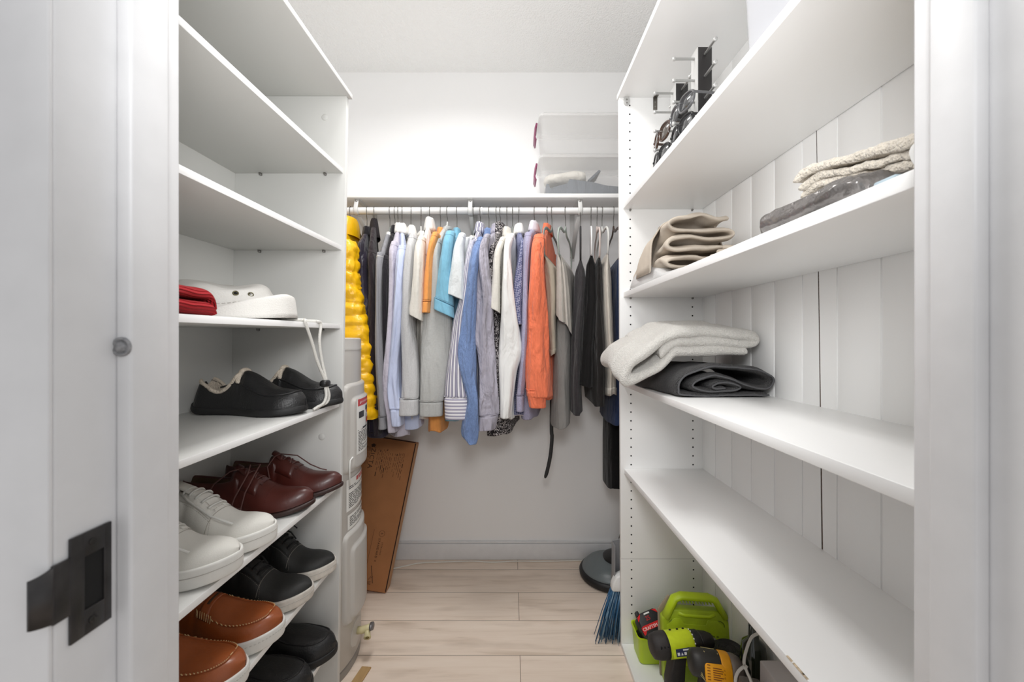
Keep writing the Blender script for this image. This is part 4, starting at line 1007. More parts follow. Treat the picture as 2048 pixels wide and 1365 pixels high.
# -- the yellow down jacket --
def puffer():
    hook, neck = 702, 440
    Xh = (hook-1024)*RY/800; zn = zpy(neck, RY)
    hanger(hook, neck, 0.0, 0.12, 0.13, HG_BLACK, 'hanger inside the yellow quilted down jacket', sink=.03)
    t = empty('down_jacket', (Xh, RY, zn), label='bright yellow quilted down jacket at the end of the rod', cat='jacket'); O = Matrix.Translation(-Vector(t.location))
    Y_ = mat('yellow_nylon', (246, 190, 20), 0.32, 0, 0.55, 46, 0.10, 30, spec=0.5, stretch=(1, 1, .45))
    cells = [455, 478, 502, 523, 548, 574, 602, 626, 650, 674, 688, 712, 738, 764, 790, 814, 838]
    right = [(440, 690), (480, 712), (523, 716), (548, 719), (574, 722), (602, 728), (626, 731), (650, 738), (688, 744), (712, 747), (738, 748), (764, 750), (790, 752), (814, 754), (838, 757)]
    cells = [480, 523, 548, 574, 602, 626, 650, 688, 712, 738, 764, 790, 814, 838]
    def sect(cy, ry, left, n=40, yoff=0):
        rings = []
        for a, b in zip(cells[:-1], cells[1:]):
            k = 9
            for i in range(k):
                q = i/k; py = a+(b-a)*q; pr = interp(right, py)[0]
                pl = left; w = (pr-pl)/2*cy/800; c = xpx((pr+pl)/2, cy)
                r = []
                for j in range(n):
                    an = 2*PI*j/n; cc, ss = math.cos(an), math.sin(an)
                    ci = cells.index(a); pe = py+5.5*math.sin(an*1.0+ci*1.3)+3*nz(cc*2, ss*2, ci)
                    pe = max(cells[0]+.01, min(cells[-1]-.01, pe)); qa = max(c_ for c_ in cells if c_ <= pe); qb = min(c_ for c_ in cells if c_ > pe); bul = abs(math.sin(PI*(pe-qa)/(qb-qa)))**.5
                    f = 0.0040*nz(cc*3+py*.05, ss*3, py*.09)*(1.0+bul)+0.0018*math.sin(an*11+py)*(1-bul)
                    rx = w-0.0105*(1-bul)+f; r_y = ry-0.013*(1-bul)+f
                    sag = 0.006*(cc*.6)*math.sin(PI*q)*0-0.010*abs(ss)*0
                    r.append((c+rx*math.copysign(abs(cc)**.8, cc), cy+r_y*math.copysign(abs(ss)**.8, ss), zpy(py, cy)-0.006*cc*(1-bul)))
                rings.append(r)
        rings.append(rings[-1]); return rings
    MB().loft(sect(1.610, 0.052, 664)).build('sleeve', Y_, t, M=O)
    body = []
    for r in sect(1.83, 0.17, 652, 56): body.append(r)
    MB().loft(body).build('body', Y_, t, M=O)
    # shoulder yoke and stand-up collar
    rings = []
    for i in range(12):
        q = i/11; z = zn-0.02+(zpy(486, 1.66)-zn+0.02)*q; hw = .055+.12*q; c = Xh-.012*q-.004; w = .020+.020*q
        rings.append([(c+w*math.cos(2*PI*k/36)*(1+.08*nz(k*.3, q*3, 1)), RY+hw*math.copysign(abs(math.sin(2*PI*k/36))**.8, math.sin(2*PI*k/36)), z+.004*nz(k*.4, q*4, 2)) for k in range(36)])
    MB().loft(rings).build('shoulder_yoke', Y_, t, 1, M=O)
    rings = []
    for rx, ry, dz in ((.032, .070, -.085), (.034, .072, -.055), (.030, .064, -.02), (.022, .052, .004), (.015, .042, .0), (.018, .048, -.06)):
        rings.append([(Xh+.004+rx*math.cos(2*PI*k/32)*(1+.05*nz(k*.5, dz*40, 3)), RY-.01+ry*math.sin(2*PI*k/32), zn+dz+.012*math.cos(2*PI*k/32)*0) for k in range(32)])
    MB().loft(rings, True, (False, False)).build('collar', Y_, t, 1, M=O)
puffer()
shirt('jacket', 'dark navy satin jacket hanging just beside the yellow down jacket', 'jacket', 734, 455, [(492, 718, 734), (520, 715, 738), (560, 716, 740), (600, 720, 744), (650, 726, 750), (700, 733, 753), (760, 738, 760), (860, 742, 768)], F_NAVY, 872, HG_BLACK, collar='stand', collarm=F_BLK, dy=.055, tx=.022, hemrow=(726, 782), fold=.010)
shirt('cardigan', 'charcoal knit cardigan with a tall ribbed collar next to the navy jacket', 'cardigan', 748, 441, [(498, 738, 753), (520, 739, 754), (560, 740, 755), (640, 741, 757), (720, 743, 758), (800, 748, 761), (868, 752, 765)], F_CHAR, 862, HG_GREY, collar='tall', collarm=ribs('charcoal_rib', (42, 35, 39), 60), dy=.030, tx=.022)
shirt('sweater', 'grey heather sweater with a long ribbed cuff, beside the black sweater', 'sweater', 780, 455, [(506, 755, 771), (540, 754, 769), (600, 754, 768), (700, 754, 769), (760, 756, 771), (810, 759, 775), (832, 760, 777)], F_HEA, 850, HG_GREY, collar='crew', collarm=F_WHT, cuff=(832, 856), cuff_rows=[(830, 760, 776), (840, 761, 775), (856, 760, 777)], dy=-.004, seamm=F_WHT, peak=.02)
shirt('sweater', 'black fine-knit sweater between the grey heather sweater and the lavender shirt', 'sweater', 790, 453, [(512, 768, 781), (560, 769, 782), (640, 769, 782), (720, 769, 782), (800, 770, 781)], F_BLK, 845, HG_BLACK, collar='stand', dy=.012, seamm=F_BLK)
shirt('shirt', 'lavender-grey long-sleeve shirt, first pale shirt after the black sweater', 'shirt', 796, 452, [(484, 784, 799), (500, 781, 797), (560, 780, 795), (640, 777, 793), (700, 773, 789), (760, 768, 785), (790, 769, 785), (830, 776, 792), (862, 778, 797)], F_LAV, 868, HG_PALE, collar='fold', collarm=F_WHT, dy=.004, hemrow=(778, 822), fold=.004)
shirt('shirt', 'pale blue dress shirt with a white inner collar and buttoned cuff', 'shirt', 804, 453, [(492, 797, 817), (520, 795, 815), (600, 790, 809), (680, 785, 803), (720, 782, 800), (770, 779, 800), (790, 779, 803), (818, 783, 806)], F_LBL, 858, HG_PALE, collar='fold', collarm=F_WHT, cuff=(816, 850), cuff_rows=[(814, 782, 806), (850, 787, 807)], dy=-.012, fold=.007, hemrow=(795, 850))
shirt('shirt', 'pale grey oxford shirt with a square hanging cuff, behind the cream short-sleeve shirt', 'shirt', 822, 457, [(470, 819, 837), (500, 814, 832), (560, 808, 827), (640, 803, 826), (690, 804, 833), (760, 805, 838), (797, 804, 838)], F_LGR, 842, HG_PALE, collar='fold', collarm=F_WHT, cuff=(797, 829), cuff_rows=[(795, 801, 838), (829, 798, 838)], dy=-.012, fold=.004)
shirt('short_sleeve_shirt', 'cream rib-knit short-sleeve shirt beside the orange polo shirt', 'shirt', 842, 453, [(474, 837, 853), (500, 831, 850), (540, 828, 848), (600, 823, 847), (625, 820, 847), (636, 820, 847)], F_CRM, 830, HG_PALE, collar='crew', collarm=F_WHT, short=True, tilt=-.55, dy=-.030, peak=.015, fold=.003)
shirt('shirt', 'white shirt with a tall pointed collar between cream and orange shirts', 'shirt', 860, 441, [(500, 844, 853), (560, 842, 851), (640, 843, 852), (700, 844, 852)], F_WHT, 842, HG_PALE, collar='fold', dy=.02, ry=.03, collar_h=.055)
shirt('polo_shirt', 'orange polo shirt with a ribbed short sleeve and a dangling hem', 'shirt', 881, 457, [(466, 865, 881), (490, 859, 874), (520, 854, 868), (560, 849, 867), (605, 847, 865)], F_ORG, 858, HG_GREY, collar='stand', cuff=(606, 627), cuff_rows=[(604, 847, 864), (627, 846, 862)], dy=-.022, hemrow=(852, 890), fold=.003)
shirt('sweatshirt', 'light grey sweatshirt whose wide sleeve hangs below the orange and sky blue polos', 'sweater', 895, 444, [(478, 870, 884), (500, 866, 882), (540, 864, 882), (590, 856, 890), (625, 848, 904), (660, 845, 905), (700, 843, 903), (760, 841, 896), (803, 840, 888)], F_SWT, 836, HG_PALE, collar='crew', peak=.03, cuff=(803, 831), cuff_rows=[(801, 840, 887), (831, 840, 886)], dy=-.005, ry=.038, fold=.004)
shirt('polo_shirt', 'sky blue polo shirt with a ribbed short sleeve', 'shirt', 914, 458, [(464, 891, 914), (480, 888, 908), (500, 885, 905), (540, 879, 903), (580, 873, 906), (606, 870, 908)], F_BLU, 840, HG_GREY, collar='stand', cuff=(606, 630), cuff_rows=[(604, 869, 908), (628, 868, 909)], tilt=-.45, dy=-.045, fold=.004, hemrow=(888, 920))
shirt('short_sleeve_shirt', 'pale ice-white T-shirt with a wide open sleeve, beside the sky blue polo', 'shirt', 948, 462, [(468, 917, 934), (500, 908, 928), (540, 902, 931), (580, 896, 932), (596, 894, 932)], F_PAL, 810, HG_GREY, collar='crew', short=True, tilt=-.42, dy=-.050, fold=.004, peak=.015, collarm=F_CRM)
shirt('shirt', 'white and navy striped dress shirt with a two-button cuff', 'shirt', 961, 450, [(482, 938, 953), (520, 931, 946), (600, 920, 938), (640, 909, 934), (700, 900, 934), (760, 892, 939), (794, 889, 943)], F_STR, 835, HG_GREY, collar='fold', cuff=(794, 837), cuff_rows=[(792, 889, 943), (837, 890, 943)], cuffm=F_STRC, dy=-.028, buttons=((806, 936), (828, 936)), fold=.008)
shirt('shirt', 'blue chambray linen shirt with its tail hanging lowest', 'shirt', 978, 462, [(476, 955, 970), (500, 945, 964), (540, 935, 957), (600, 927, 954), (660, 920, 953), (715, 915, 953), (760, 923, 954), (800, 934, 957), (840, 926, 957), (870, 924, 956), (886, 938, 952)], F_CHB, 850, HG_WOOD, collar='fold', dy=-.046, fold=.009)
shirt('shirt', 'mauve-grey sateen shirt with a wide crumpled sleeve next to the blue chambray shirt', 'shirt', 993, 454, [(470, 968, 984), (495, 957, 975), (540, 954, 977), (600, 952, 986), (640, 951, 988), (680, 950, 991), (720, 957, 994), (780, 960, 995), (812, 958, 997), (830, 958, 998)], F_MAU, 840, HG_GREY, collar='fold', dy=-.030, fold=.012, cuff=(830, 858), cuff_rows=[(828, 958, 998), (858, 957, 992)], tilt=.1)
shirt('shirt', 'black and white paisley shirt showing below the mauve-grey shirt', 'shirt', 1001, 450, [(492, 979, 990), (540, 976, 987), (620, 986, 997), (700, 988, 999), (780, 990, 999), (840, 990, 1003)], F_PSL, 866, HG_GREY, collar='fold', dy=.012, ry=.03, hemrow=(966, 1018), collar_h=.05)
shirt('short_sleeve_shirt', 'cream crinkled short-sleeve shirt next to the white long-sleeve shirt', 'shirt', 1014, 460, [(476, 999, 1014), (510, 988, 1003), (560, 984, 1001), (600, 980, 1001), (622, 979, 1001)], F_CRM, 830, HG_GREY, collar='fold', short=True, tilt=-.55, dy=-.030, fold=.003)
shirt('shirt', 'plain white long-sleeve shirt with a bulging elbow', 'shirt', 1025, 454, [(470, 1010, 1033), (500, 1007, 1022), (560, 1004, 1024), (620, 1002, 1032), (680, 999, 1042), (706, 998, 1044), (740, 998, 1034), (790, 1000, 1027), (834, 1001, 1022)], F_WSH, 838, HG_GREY, dy=-.032, fold=.006)
shirt('short_sleeve_shirt', 'navy checked short-sleeve shirt with a white collar', 'shirt', 1037, 453, [(482, 1040, 1049), (520, 1035, 1046), (560, 1029, 1045), (600, 1026, 1044), (625, 1028, 1044), (650, 1034, 1045)], F_CHK, 826, HG_GREY, collar='fold', collarm=F_WHT, short=True, inner=F_PINK, dy=-.012, hemrow=(1020, 1060))
shirt('shirt', 'lilac seersucker shirt with a pale collar beside the coral shirt', 'shirt', 1069, 448, [(466, 1048, 1068), (500, 1044, 1062), (560, 1043, 1058), (640, 1042, 1056), (720, 1040, 1052), (780, 1034, 1049), (790, 1033, 1048)], F_LIL, 834, HG_PALE, collar='fold', collarm=F_LILW, cuff=(790, 821), cuff_rows=[(788, 1032, 1048), (821, 1032, 1048)], dy=-.010, hemrow=(1036, 1070))
shirt('shirt', 'coral orange linen shirt with a crumpled rolled cuff', 'shirt', 1095, 449, [(470, 1066, 1091), (500, 1061, 1087), (540, 1058, 1088), (600, 1055, 1092), (680, 1054, 1096), (720, 1052, 1098), (770, 1053, 1102), (795, 1054, 1104)], F_COR, 806, HG_GREY, collar='stand', dy=-.036, fold=.010, cuff=(785, 814), cuff_rows=[(778, 1052, 1092), (814, 1058, 1092)], hemrow=(1064, 1106))
# -- trousers and shorts folded over the bars of bare hangers --
def drape(name, label, cat, hookpx, rows, m, hanger_args=None, legs=None, dy=0.0, y1=1.985, nf=2, amp=0.010, fold=0.006, seed=None, inner=None, cuffband=None, yn=1.645, slope=None):
    seed = hookpx*.21 if seed is None else seed
    Xh = (hookpx-1024)*RY/800; y0 = yn+dy
    xt = xpx((rows[0][1]+rows[0][2])/2, y0)
    sl = max(-0.5, min(0.5, (Xh-xt)/(RY-y0))) if slope is None else slope
    zt = zpy(rows[0][0], y0)
    if hanger_args:
        neck, hm, lab = hanger_args; zn = zpy(neck, RY); hanger(hookpx, neck, sl, (zn-zt)/1.06+0.002, 0.205, hm, lab)
    t = empty(name, (xt+sl*(RY-y0), RY, zt), label=label, cat=cat); O = Matrix.Translation(-Vector(t.location))
    for li, (rows, ldy) in enumerate(legs or [(rows, 0)]): rings = drape_leg(name, rows, m, inner, t, O, Xh, sl, y0+ldy, y1+ldy, nf, amp, fold, seed+li*3)
    if cuffband:
        rr = [q for q in rings if q[0][2] < zpy(cuffband, y0)]
        out = []
        for q in rr:
            cc = sum((Vector(p) for p in q), Vector())/len(q); out.append([Vector((cc.x+(p[0]-cc.x)*1.06, p[1]-(.003 if p[1] < cc.y else -.003), p[2])) for p in q])
        mb = MB(); open_tube(mb, out, 0, None, 3, .003); mb.build('hem_band', m, t, M=O)
    return t
def drape_leg(name, rows, m, inner, t, O, Xh, sl, y0, y1, nf, amp, fold, seed):
    n = 60; rings = []; k = int((rows[-1][0]-rows[0][0])/5)
    hy = (y1-y0)/2
    for i in range(k+1):
        py = rows[0][0]+(rows[-1][0]-rows[0][0])*i/k; pl, pr = interp(rows, py); z = zpy(py, y0); w = max(.004, (pr-pl)/2*y0/800); c = xpx((pl+pr)/2, y0)
        w *= min(1, .45+i*.14); r = []
        for j in range(n):
            a = 2*PI*j/n; cc, ss = math.cos(a), math.sin(a)
            u = math.copysign(abs(cc)**.8, cc); x = w*u; y = hy*math.copysign(abs(ss)**.45, ss)
            f = fold*(nz(u*2+seed, z*2.2, ss)+.5*nz(u*4+seed, z*6, ss*2))*min(1, i/8)
            g = -amp*(math.cos(nf*PI*u*.5+1.6*nz(z*1.1, seed, 2)+seed)+.7*nz(u*2.2+seed, z*2.0, 5))*min(1, i/5) if ss < 0 else 0
            cx = c+sl*(y+hy)*max(.25, 1-i/k*.5)
            zz = z+(0.006*math.sin(u*3+seed)+.006*nz(u*2, ss*2, seed)-(.030*u if inner else 0))*(i/k)**4
            r.append((cx+x+f, y0+hy+y+g, zz))
        rings.append(r)
    mb = MB(); open_tube(mb, rings, 0, 1 if inner else None, 6, .003)
    mb.build('folded_legs' if 'short' not in name else 'folded_cloth', [m]+([inner] if inner else []), t, 1, M=O)
    return rings
F_KHA = fab('khaki_cotton', (198, 188, 170), .9, .2, 400, .05); F_GRT = fab('grey_cotton', (146, 144, 141), .9, .2, 400, .06); F_SHO = fab('stone_cotton', (192, 187, 179), .9, .3, 240, .06)
F_PUR = fab('purple_lining', (96, 90, 118), .9); F_CJE = fab('charcoal_denim', (58, 56, 58), .9, .3, 500, .12, 60); F_BPA = fab('black_cotton', (25, 24, 24), .85, .2, 400, .08); F_BPB = fab('faded_black_cotton', (36, 34, 33), .85, .2, 400, .08)
F_CHI = fab('cream_chino', (208, 202, 191), .9, .25, 300, .05); F_NJE = fab('navy_denim', (40, 53, 84), .9, .3, 500, .12, 60); F_BLC = fab('black_wool', (18, 18, 19), .95, .2, 400)
drape('trousers', 'khaki trousers with turned-up hems, half behind the coral shirt', 'trousers', 1104, [(511, 1085, 1094), (530, 1083, 1108), (580, 1086, 1113), (640, 1091, 1111), (690, 1096, 1113), (709, 1097, 1114)], F_KHA, (456, HG_GREY, 'grey hanger carrying the khaki trousers by the coral shirt'), cuffband=694)
drape('shorts', 'stone-coloured shorts with purple lining over grey trousers', 'shorts', 1131, [(507, 1113, 1121), (525, 1112, 1134), (560, 1110, 1140), (620, 1107, 1144), (656, 1108, 1147)], F_SHO, (456, mat('hanger_sage', (168, 178, 170), .5), 'sage green hanger carrying the stone-coloured shorts'), dy=-.020, inner=F_PUR, nf=1, amp=.010, legs=[([(507, 1111, 1119), (525, 1110, 1125), (560, 1109, 1129), (610, 1107, 1131), (638, 1106, 1133)], 0), ([(509, 1116, 1124), (530, 1118, 1134), (580, 1122, 1141), (630, 1125, 1145), (658, 1125, 1148)], .012)])
drape('trousers', 'long mid-grey trousers hanging straight below the stone-coloured shorts', 'trousers', 1131, [(545, 1114, 1134), (600, 1112, 1136), (660, 1107, 1138), (720, 1103, 1139), (790, 1101, 1139), (830, 1100, 1140), (857, 1100, 1140)], F_GRT, None, dy=.030, nf=1, y1=1.97, slope=.3)
drape('jeans', 'charcoal jeans folded over a thin black hanger', 'jeans', 1161, [(517, 1155, 1167), (550, 1147, 1173), (600, 1145, 1173), (680, 1141, 1166), (760, 1140, 1166), (830, 1141, 1169)], F_CJE, (455, HG_BLACK, 'thin black hanger carrying the charcoal jeans'), nf=3, amp=.012)
drape('trousers', 'black trousers on the white hanger next to the charcoal jeans', 'trousers', 1182, [(508, 1176, 1190), (530, 1171, 1192), (600, 1167, 1193), (700, 1160, 1187), (775, 1153, 1186)], F_BPA, (455, HG_WHITE, 'white hanger carrying black trousers next to the charcoal jeans'), nf=2, amp=.014, dy=-.01)
drape('trousers', 'black trousers on the pinkish hanger next to the cream chinos', 'trousers', 1194, [(512, 1192, 1206), (540, 1187, 1209), (620, 1184, 1212), (720, 1181, 1217), (780, 1180, 1218), (812, 1184, 1218)], F_BPB, (456, HG_PINK, 'pinkish hanger carrying black trousers next to the cream chinos'), nf=3, amp=.012)
drape('trousers', 'cream chinos with a pale hem, hanging beside the towel shelf unit', 'trousers', 1204, [(506, 1210, 1221), (540, 1206, 1227), (600, 1208, 1230), (680, 1212, 1233), (740, 1215, 1237), (792, 1214, 1239)], F_CHI, (456, HG_PALE, 'pale hanger carrying the cream chinos'), nf=2, dy=-.012, cuffband=778)
drape('jeans', 'dark navy jeans, last on the rod beside the shelving unit', 'jeans', 1227, [(516, 1231, 1246), (560, 1226, 1252), (700, 1228, 1256), (800, 1222, 1258), (850, 1219, 1260)], F_NJE, (455, HG_WOOD, 'dark brown wooden hanger carrying the navy jeans'), nf=2, dy=.012)
drape('hanging_garment', 'long plain black garment reaching lowest, behind the navy jeans', 'garment', 1236, [(560, 1236, 1256), (700, 1232, 1256), (850, 1221, 1252), (980, 1220, 1250)], F_BLC, None, dy=.10, y1=1.93, nf=0, amp=0, fold=.002, slope=.0)
# belt hanging from the khaki trousers' hanger
pts = crom([P(1103, 530, 1.80), P(1104, 700, 1.80), P(1103, 850, 1.80), P(1104, 875, 1.80), P(1101, 910, 1.80), P(1095, 940, 1.80), P(1090, 957, 1.80)], 6)
e = empty('belt', pts[0], label='black leather belt whose tip hangs below the grey trousers', cat='belt')
MB().tube(pts, [.0085]*(len(pts)-4)+[.008, .007, .0055, .003], 10, flat=(.28, 1.0)).build('strap', LEA_BLK, e, M=Matrix.Translation(-pts[0]))
# ---------------------------------------------------------------- clear storage boxes on the back shelf
def clearplastic(name, c, a, rough=0.25):
    m = bpy.data.materials.new(name); N, L = nt(m); b = N['Principled BSDF']; out = N['Material Output']
    b.inputs['Base Color'].default_value = rgb(*c); b.inputs['Roughness'].default_value = rough
    tr = N.new('ShaderNodeBsdfTransparent'); mx = N.new('ShaderNodeMixShader'); mx.inputs[0].default_value = a
    L.new(tr.outputs[0], mx.inputs[1]); L.new(b.outputs[0], mx.inputs[2]); L.new(mx.outputs[0], out.inputs['Surface']); return m
CLEAR = clearplastic('clear_plastic', (232, 231, 229), 0.10); CLEAR2 = clearplastic('cloudy_plastic', (236, 235, 233), 0.30)
MAG = mat('magenta_latch', (128, 52, 88), 0.4)
def rrect(x0, x1, y0, y1, z, r=0.02, n=6):
    p = []
    for cx, cy, a in ((x1-r, y1-r, 0), (x0+r, y1-r, 90), (x0+r, y0+r, 180), (x1-r, y0+r, 270)):
        for k in range(n+1): t_ = math.radians(a+90*k/n); p.append(Vector((cx+r*math.cos(t_), cy+r*math.sin(t_), z)))
    return p
def storage_box(z, h, label, x0=0.122, x1=0.56, y0=1.822, y1=2.045):
    t = empty('storage_box', ((x0+x1)/2, (y0+y1)/2, z), label=label, cat='storage box', group='clear latching boxes stacked on the back shelf'); O = Matrix.Translation(-Vector(t.location))
    g = 0.016; rings = []
    for q, zz in ((0, .001), (.15, .02), (1, h-.03)): rings.append(rrect(x0+g*(1-q)+.010, x1-g*(1-q)-.010, y0+g*(1-q)*.6+.006, y1-g*(1-q)*.6-.006, z+zz))
    rings.append(rrect(x0, x1, y0, y1, z+h-.028)); rings.append(rrect(x0, x1, y0, y1, z+h-.022))
    rings.append(rrect(x0+.012, x1-.012, y0+.008, y1-.008, z+h-.024))
    for q, zz in ((1, h-.03), (.15, .022), (0, .004)): rings.append(rrect(x0+g*(1-q)+.013, x1-g*(1-q)-.013, y0+g*(1-q)*.6+.009, y1-g*(1-q)*.6-.009, z+zz))
    MB().loft(rings, True, (True, True)).build('box_body', CLEAR, t, sharp=40, M=O)
    MB().loft([rrect(x0+.002, x1-.002, y0+.002, y1-.002, z+h-.021), rrect(x0+.002, x1-.002, y0+.002, y1-.002, z+h-.012), rrect(x0+.012, x1-.012, y0+.010, y1-.010, z+h-.004), rrect(x0+.016, x1-.016, y0+.014, y1-.014, z+h-.0012)]).build('box_lid', CLEAR2, t, sharp=40, M=O)
    for sx in (x0, x1):
        s = -1 if sx == x0 else 1
        prof = [(0, -.022), (.008, -.020), (.015, -.045), (.0165, -.085), (.010, -.100), (.004, -.098), (.010, -.085), (.008, -.05), (.001, -.034)]
        M = frame((sx+s*.001, (y0+y1)/2, z+h), (s, 0, 0), (0, 0, 1), (0, -1, 0))
        la = MB().prism(prof, -.045, .045, M, r=.0012).build('latch', MAG, t, M=O)
storage_box(SZ1+.0006, 0.194, 'lower clear plastic box with magenta latches holding folded grey things')
storage_box(SZ1+.1952, 0.190, 'upper clear plastic box with magenta latches, stacked empty-looking on top')
zb = SZ1+.0006+.005
GREYF = fab('slate_felt', (104, 110, 118), .8, .2, 300, .08)
m = MB(); prof = [(0, 0), (.36, 0), (.36, .045), (.28, .052), (.215, .068), (.11, .082), (.10, .062), (.02, .040), (.014, .058), (.002, .060)]
t = tag(MB().prism(prof, 0, .16, frame((.158, 2.02, zb+.0008), (1, 0, 0), (0, 0, 1), (0, -1, 0)), r=.002).build('folded_felt_case', GREYF), 'slate grey folded felt case lying in the lower clear box', 'case')
m = MB(); cushion(m, (.255, 1.93, zb+.098), (.20, .15, .055), 18, .6, lump=.014, sc=18, seed=2); tag(m.build('folded_cloth', fab('linen_white', (220, 216, 208), .9, .3, 300, .05), subsurf=1), 'rumpled white cloth lying over the grey case in the clear box', 'cloth')
m = MB().box((0, 0, 0), (.075, .11, .012), .003); tag(m.build('grey_booklet', GREYF, M=Matrix.Translation((.388, 1.94, zb+.108)) @ Matrix.Rotation(-.75, 4, 'Y')), 'slate grey booklet propped up at a slant in the clear box', 'booklet')
# ---------------------------------------------------------------- cardboard carton leaning behind the water heater
CARD = mat('brown_cardboard', (166, 112, 70), .85, bump=.08, bscale=90, var=.10, vscale=10); CEDGE = mat('cardboard_edge', (186, 142, 104), .85, var=.1); CINK = mat('carton_ink', (62, 40, 26), .9)
B = Vector((-.5592, 1.768, .006)); T_ = Vector((-.4608, 1.925, 0.632)); up = (T_-B); H = up.length; up.normalize()
wv = Vector((-1, .0, .15)); wv = (wv-up*wv.dot(up)).normalized(); nv = up.cross(-wv).normalized()
if nv.y > 0: nv = -nv
Wd = .33; Dp = .066
t = empty('cardboard_carton', B, label='flat brown cardboard carton leaning tilted between water heater and back wall', cat='box'); O = Matrix.Translation(-B)
Mx = frame(B, -wv, up, nv)     # x to the right edge, y up, z out of the printed face
mb = MB().box((-Wd/2, H/2, -Dp/2), (Wd, H, Dp), .002, 0, M=Mx)
mb.box((.0004, H/2, -Dp/2-.003), (.0016, H-.01, Dp-.010), 0, 1, M=Mx)
mb.build('carton_body', [CARD, CEDGE], t, M=O)
MB().box((-.0016, H/2, -.0022), (.0042, H*.985, .0052), .0005, M=Mx).box((-Wd/2, H-.0016, -.002), (Wd*.98, .0042, .0052), .0005, M=Mx).build('flap_slit', mat('slit_dark', (46, 26, 16), .9), t, M=O)
mb = MB()
def onf(x, y, rot=-PI/2): return Mx @ Matrix.Translation((x, y, .0006)) @ Matrix.Rotation(rot, 4, 'Z')
text_into(mb, 'ZICTA', .030, onf(-.194, H-.102), depth=.0002, space=1.12)
text_into(mb, 'STANDARD 4', .0135, onf(-.076, H-.487), depth=.0002, space=1.25)
text_into(mb, 'STERLING', .0085, onf(-.060, H-.480), depth=.0002, space=1.5)
def fbar(x, y, w, h, a=0): mb.box((0, 0, 0), (w, h, .0004), M=Mx @ Matrix.Translation((x, y, .0004)) @ Matrix.Rotation(a, 4, 'Z'))
rnd = random.Random(8)
for c in range(15):       # blocks of small print running down the top of the face
    x = -.168+.0085*c+(.006 if c > 8 else 0); y = H-.050-rnd.uniform(0, .02)
    end = H-.155+rnd.uniform(-.02, .03)-.02*(c == 9)
    while y > end:
        l = rnd.uniform(.006, .022); fbar(x+rnd.uniform(-.001, .001), y-l/2, rnd.choice((.0012, .0018, .0035 if rnd.random() < .3 else .0014)), l); y -= l+rnd.uniform(.002, .010)
for c in range(4):
    for k in range(3): fbar(-.226+.006*c, H-.06-.03*k, .0014, .022)
fbar(-.108, H-.515, .0009, .22); fbar(-.150, H-.500, .0012, .07); fbar(-.185, H-.535, .07, .0012); fbar(-.185, H-.465, .07, .0012); fbar(-.177, H-.482, .06, .001, .52); fbar(-.177, H-.518, .06, .001, -.52)
fbar(-.076, H-.588, .0026, .072, .30); fbar(-.083, H-.603, .0012, .020, -.5); fbar(-.075, H-.600, .0012, .014, -1.0)
for k in range(3): fbar(-.082, H-.618-.005*k, .016, .0012)
for k in range(28):
    a = 2*PI*k/28; fbar(-.070+.0125*math.cos(a), H-.418+.0125*math.sin(a), .0010, .003, a)
text_into(mb, 'S', .014, onf(-.070, H-.418), depth=.0002)
sx = [(-.212, H-.040), (-.200, H-.034), (-.188, H-.040), (-.194, H-.046), (-.188, H-.052), (-.200, H-.050), (-.206, H-.053)]
mb.prism(sx, 0, .0004, Mx @ Matrix.Translation((0.003, 0.0, .0004)))
mb.build('carton_print', CINK, t, M=O, recalc=False)
# ---------------------------------------------------------------- white cable on the floor
pts = crom([(-.60, 1.955, .0035), (-.53, 1.985, .0035), (-.46, 2.012, .0035), (-.35, 2.020, .0035), (-.20, 2.028, .0035), (-.10, 2.018, .0035), (0.02, 2.028, .0035), (.16, 2.026, .0035), (.30, 2.033, .0035), (.42, 2.036, .0035)], 6)
tag(MB().tube(pts, .0032, 8).build('power_cable', mat('cable_white', (226, 222, 214), .5)), 'thin white cable running along the floor at the back baseboard', 'cable')
# thin strip of wood on the floor
q = [P(724, 1336, 1.374), P(743, 1338, 1.374), P(729, 1365, 1.316), P(706, 1365, 1.316)]
a = Vector((-.5155, 1.374, 0)); b_ = Vector((-.4825, 1.371, 0)); d = Vector((-.035, -.20, 0))
mb = MB(); vs = [a, b_, b_+d, a+d]; mb.loft([[v+Vector((0, 0, .0008)) for v in vs], [v+Vector((0, 0, .005)) for v in vs]], smooth=False)
tag(mb.build('wood_strip', mat('raw_pine', (186, 152, 104), .7, var=.1, vscale=20, stretch=(8, 1, 1))), 'short flat strip of raw wood on the floor by the water heater', 'wood strip')
# ---------------------------------------------------------------- electric mop, dustpan, broom
t = empty('spin_mop', (.470, 1.905, 0), label='round grey electric floor mop with a black rim in the back corner', cat='mop')
MB().lathe([(.10, .001), (.136, .002), (.146, .012), (.148, .026), (.142, .036), (.134, .040)], n=48).build('bumper_ring', mat('black_rubber', (24, 24, 25), .5), t)
MB().lathe([(.137, .034), (.132, .046), (.110, .068), (.080, .082), (.04, .089), (.001, .090)], n=48).build('cover', mat('slate_plastic', (110, 118, 120), .35), t)
mb = MB(); cushion(mb, (.045, .0, .090), (.16, .13, .05), 16, .8); mb.build('pivot_housing', BLACKP, t)
MB().tube([(.045, 0, .10), (.075, .02, .20), (.085, .03, .24)], [.03, .022, .018], 14).build('swivel', BLACKP, t)
MB().tube([(.085, .03, .235), (.115, .055, .62), (.130, .065, .95)], .0135, 12).build('pole', mat('pole_black', (36, 36, 38), .4), t)
mb = MB(); text_into(mb, 'W', .02, frame((.015, -.028, .1125), (1, .1, 0), (-.1, .9, .35), (0, -.35, .9)), depth=.001); mb.build('badge', mat('badge_silver', (190, 190, 190), .3, .5), t)
DP = mat('dustpan_grey', (126, 126, 128), .4)
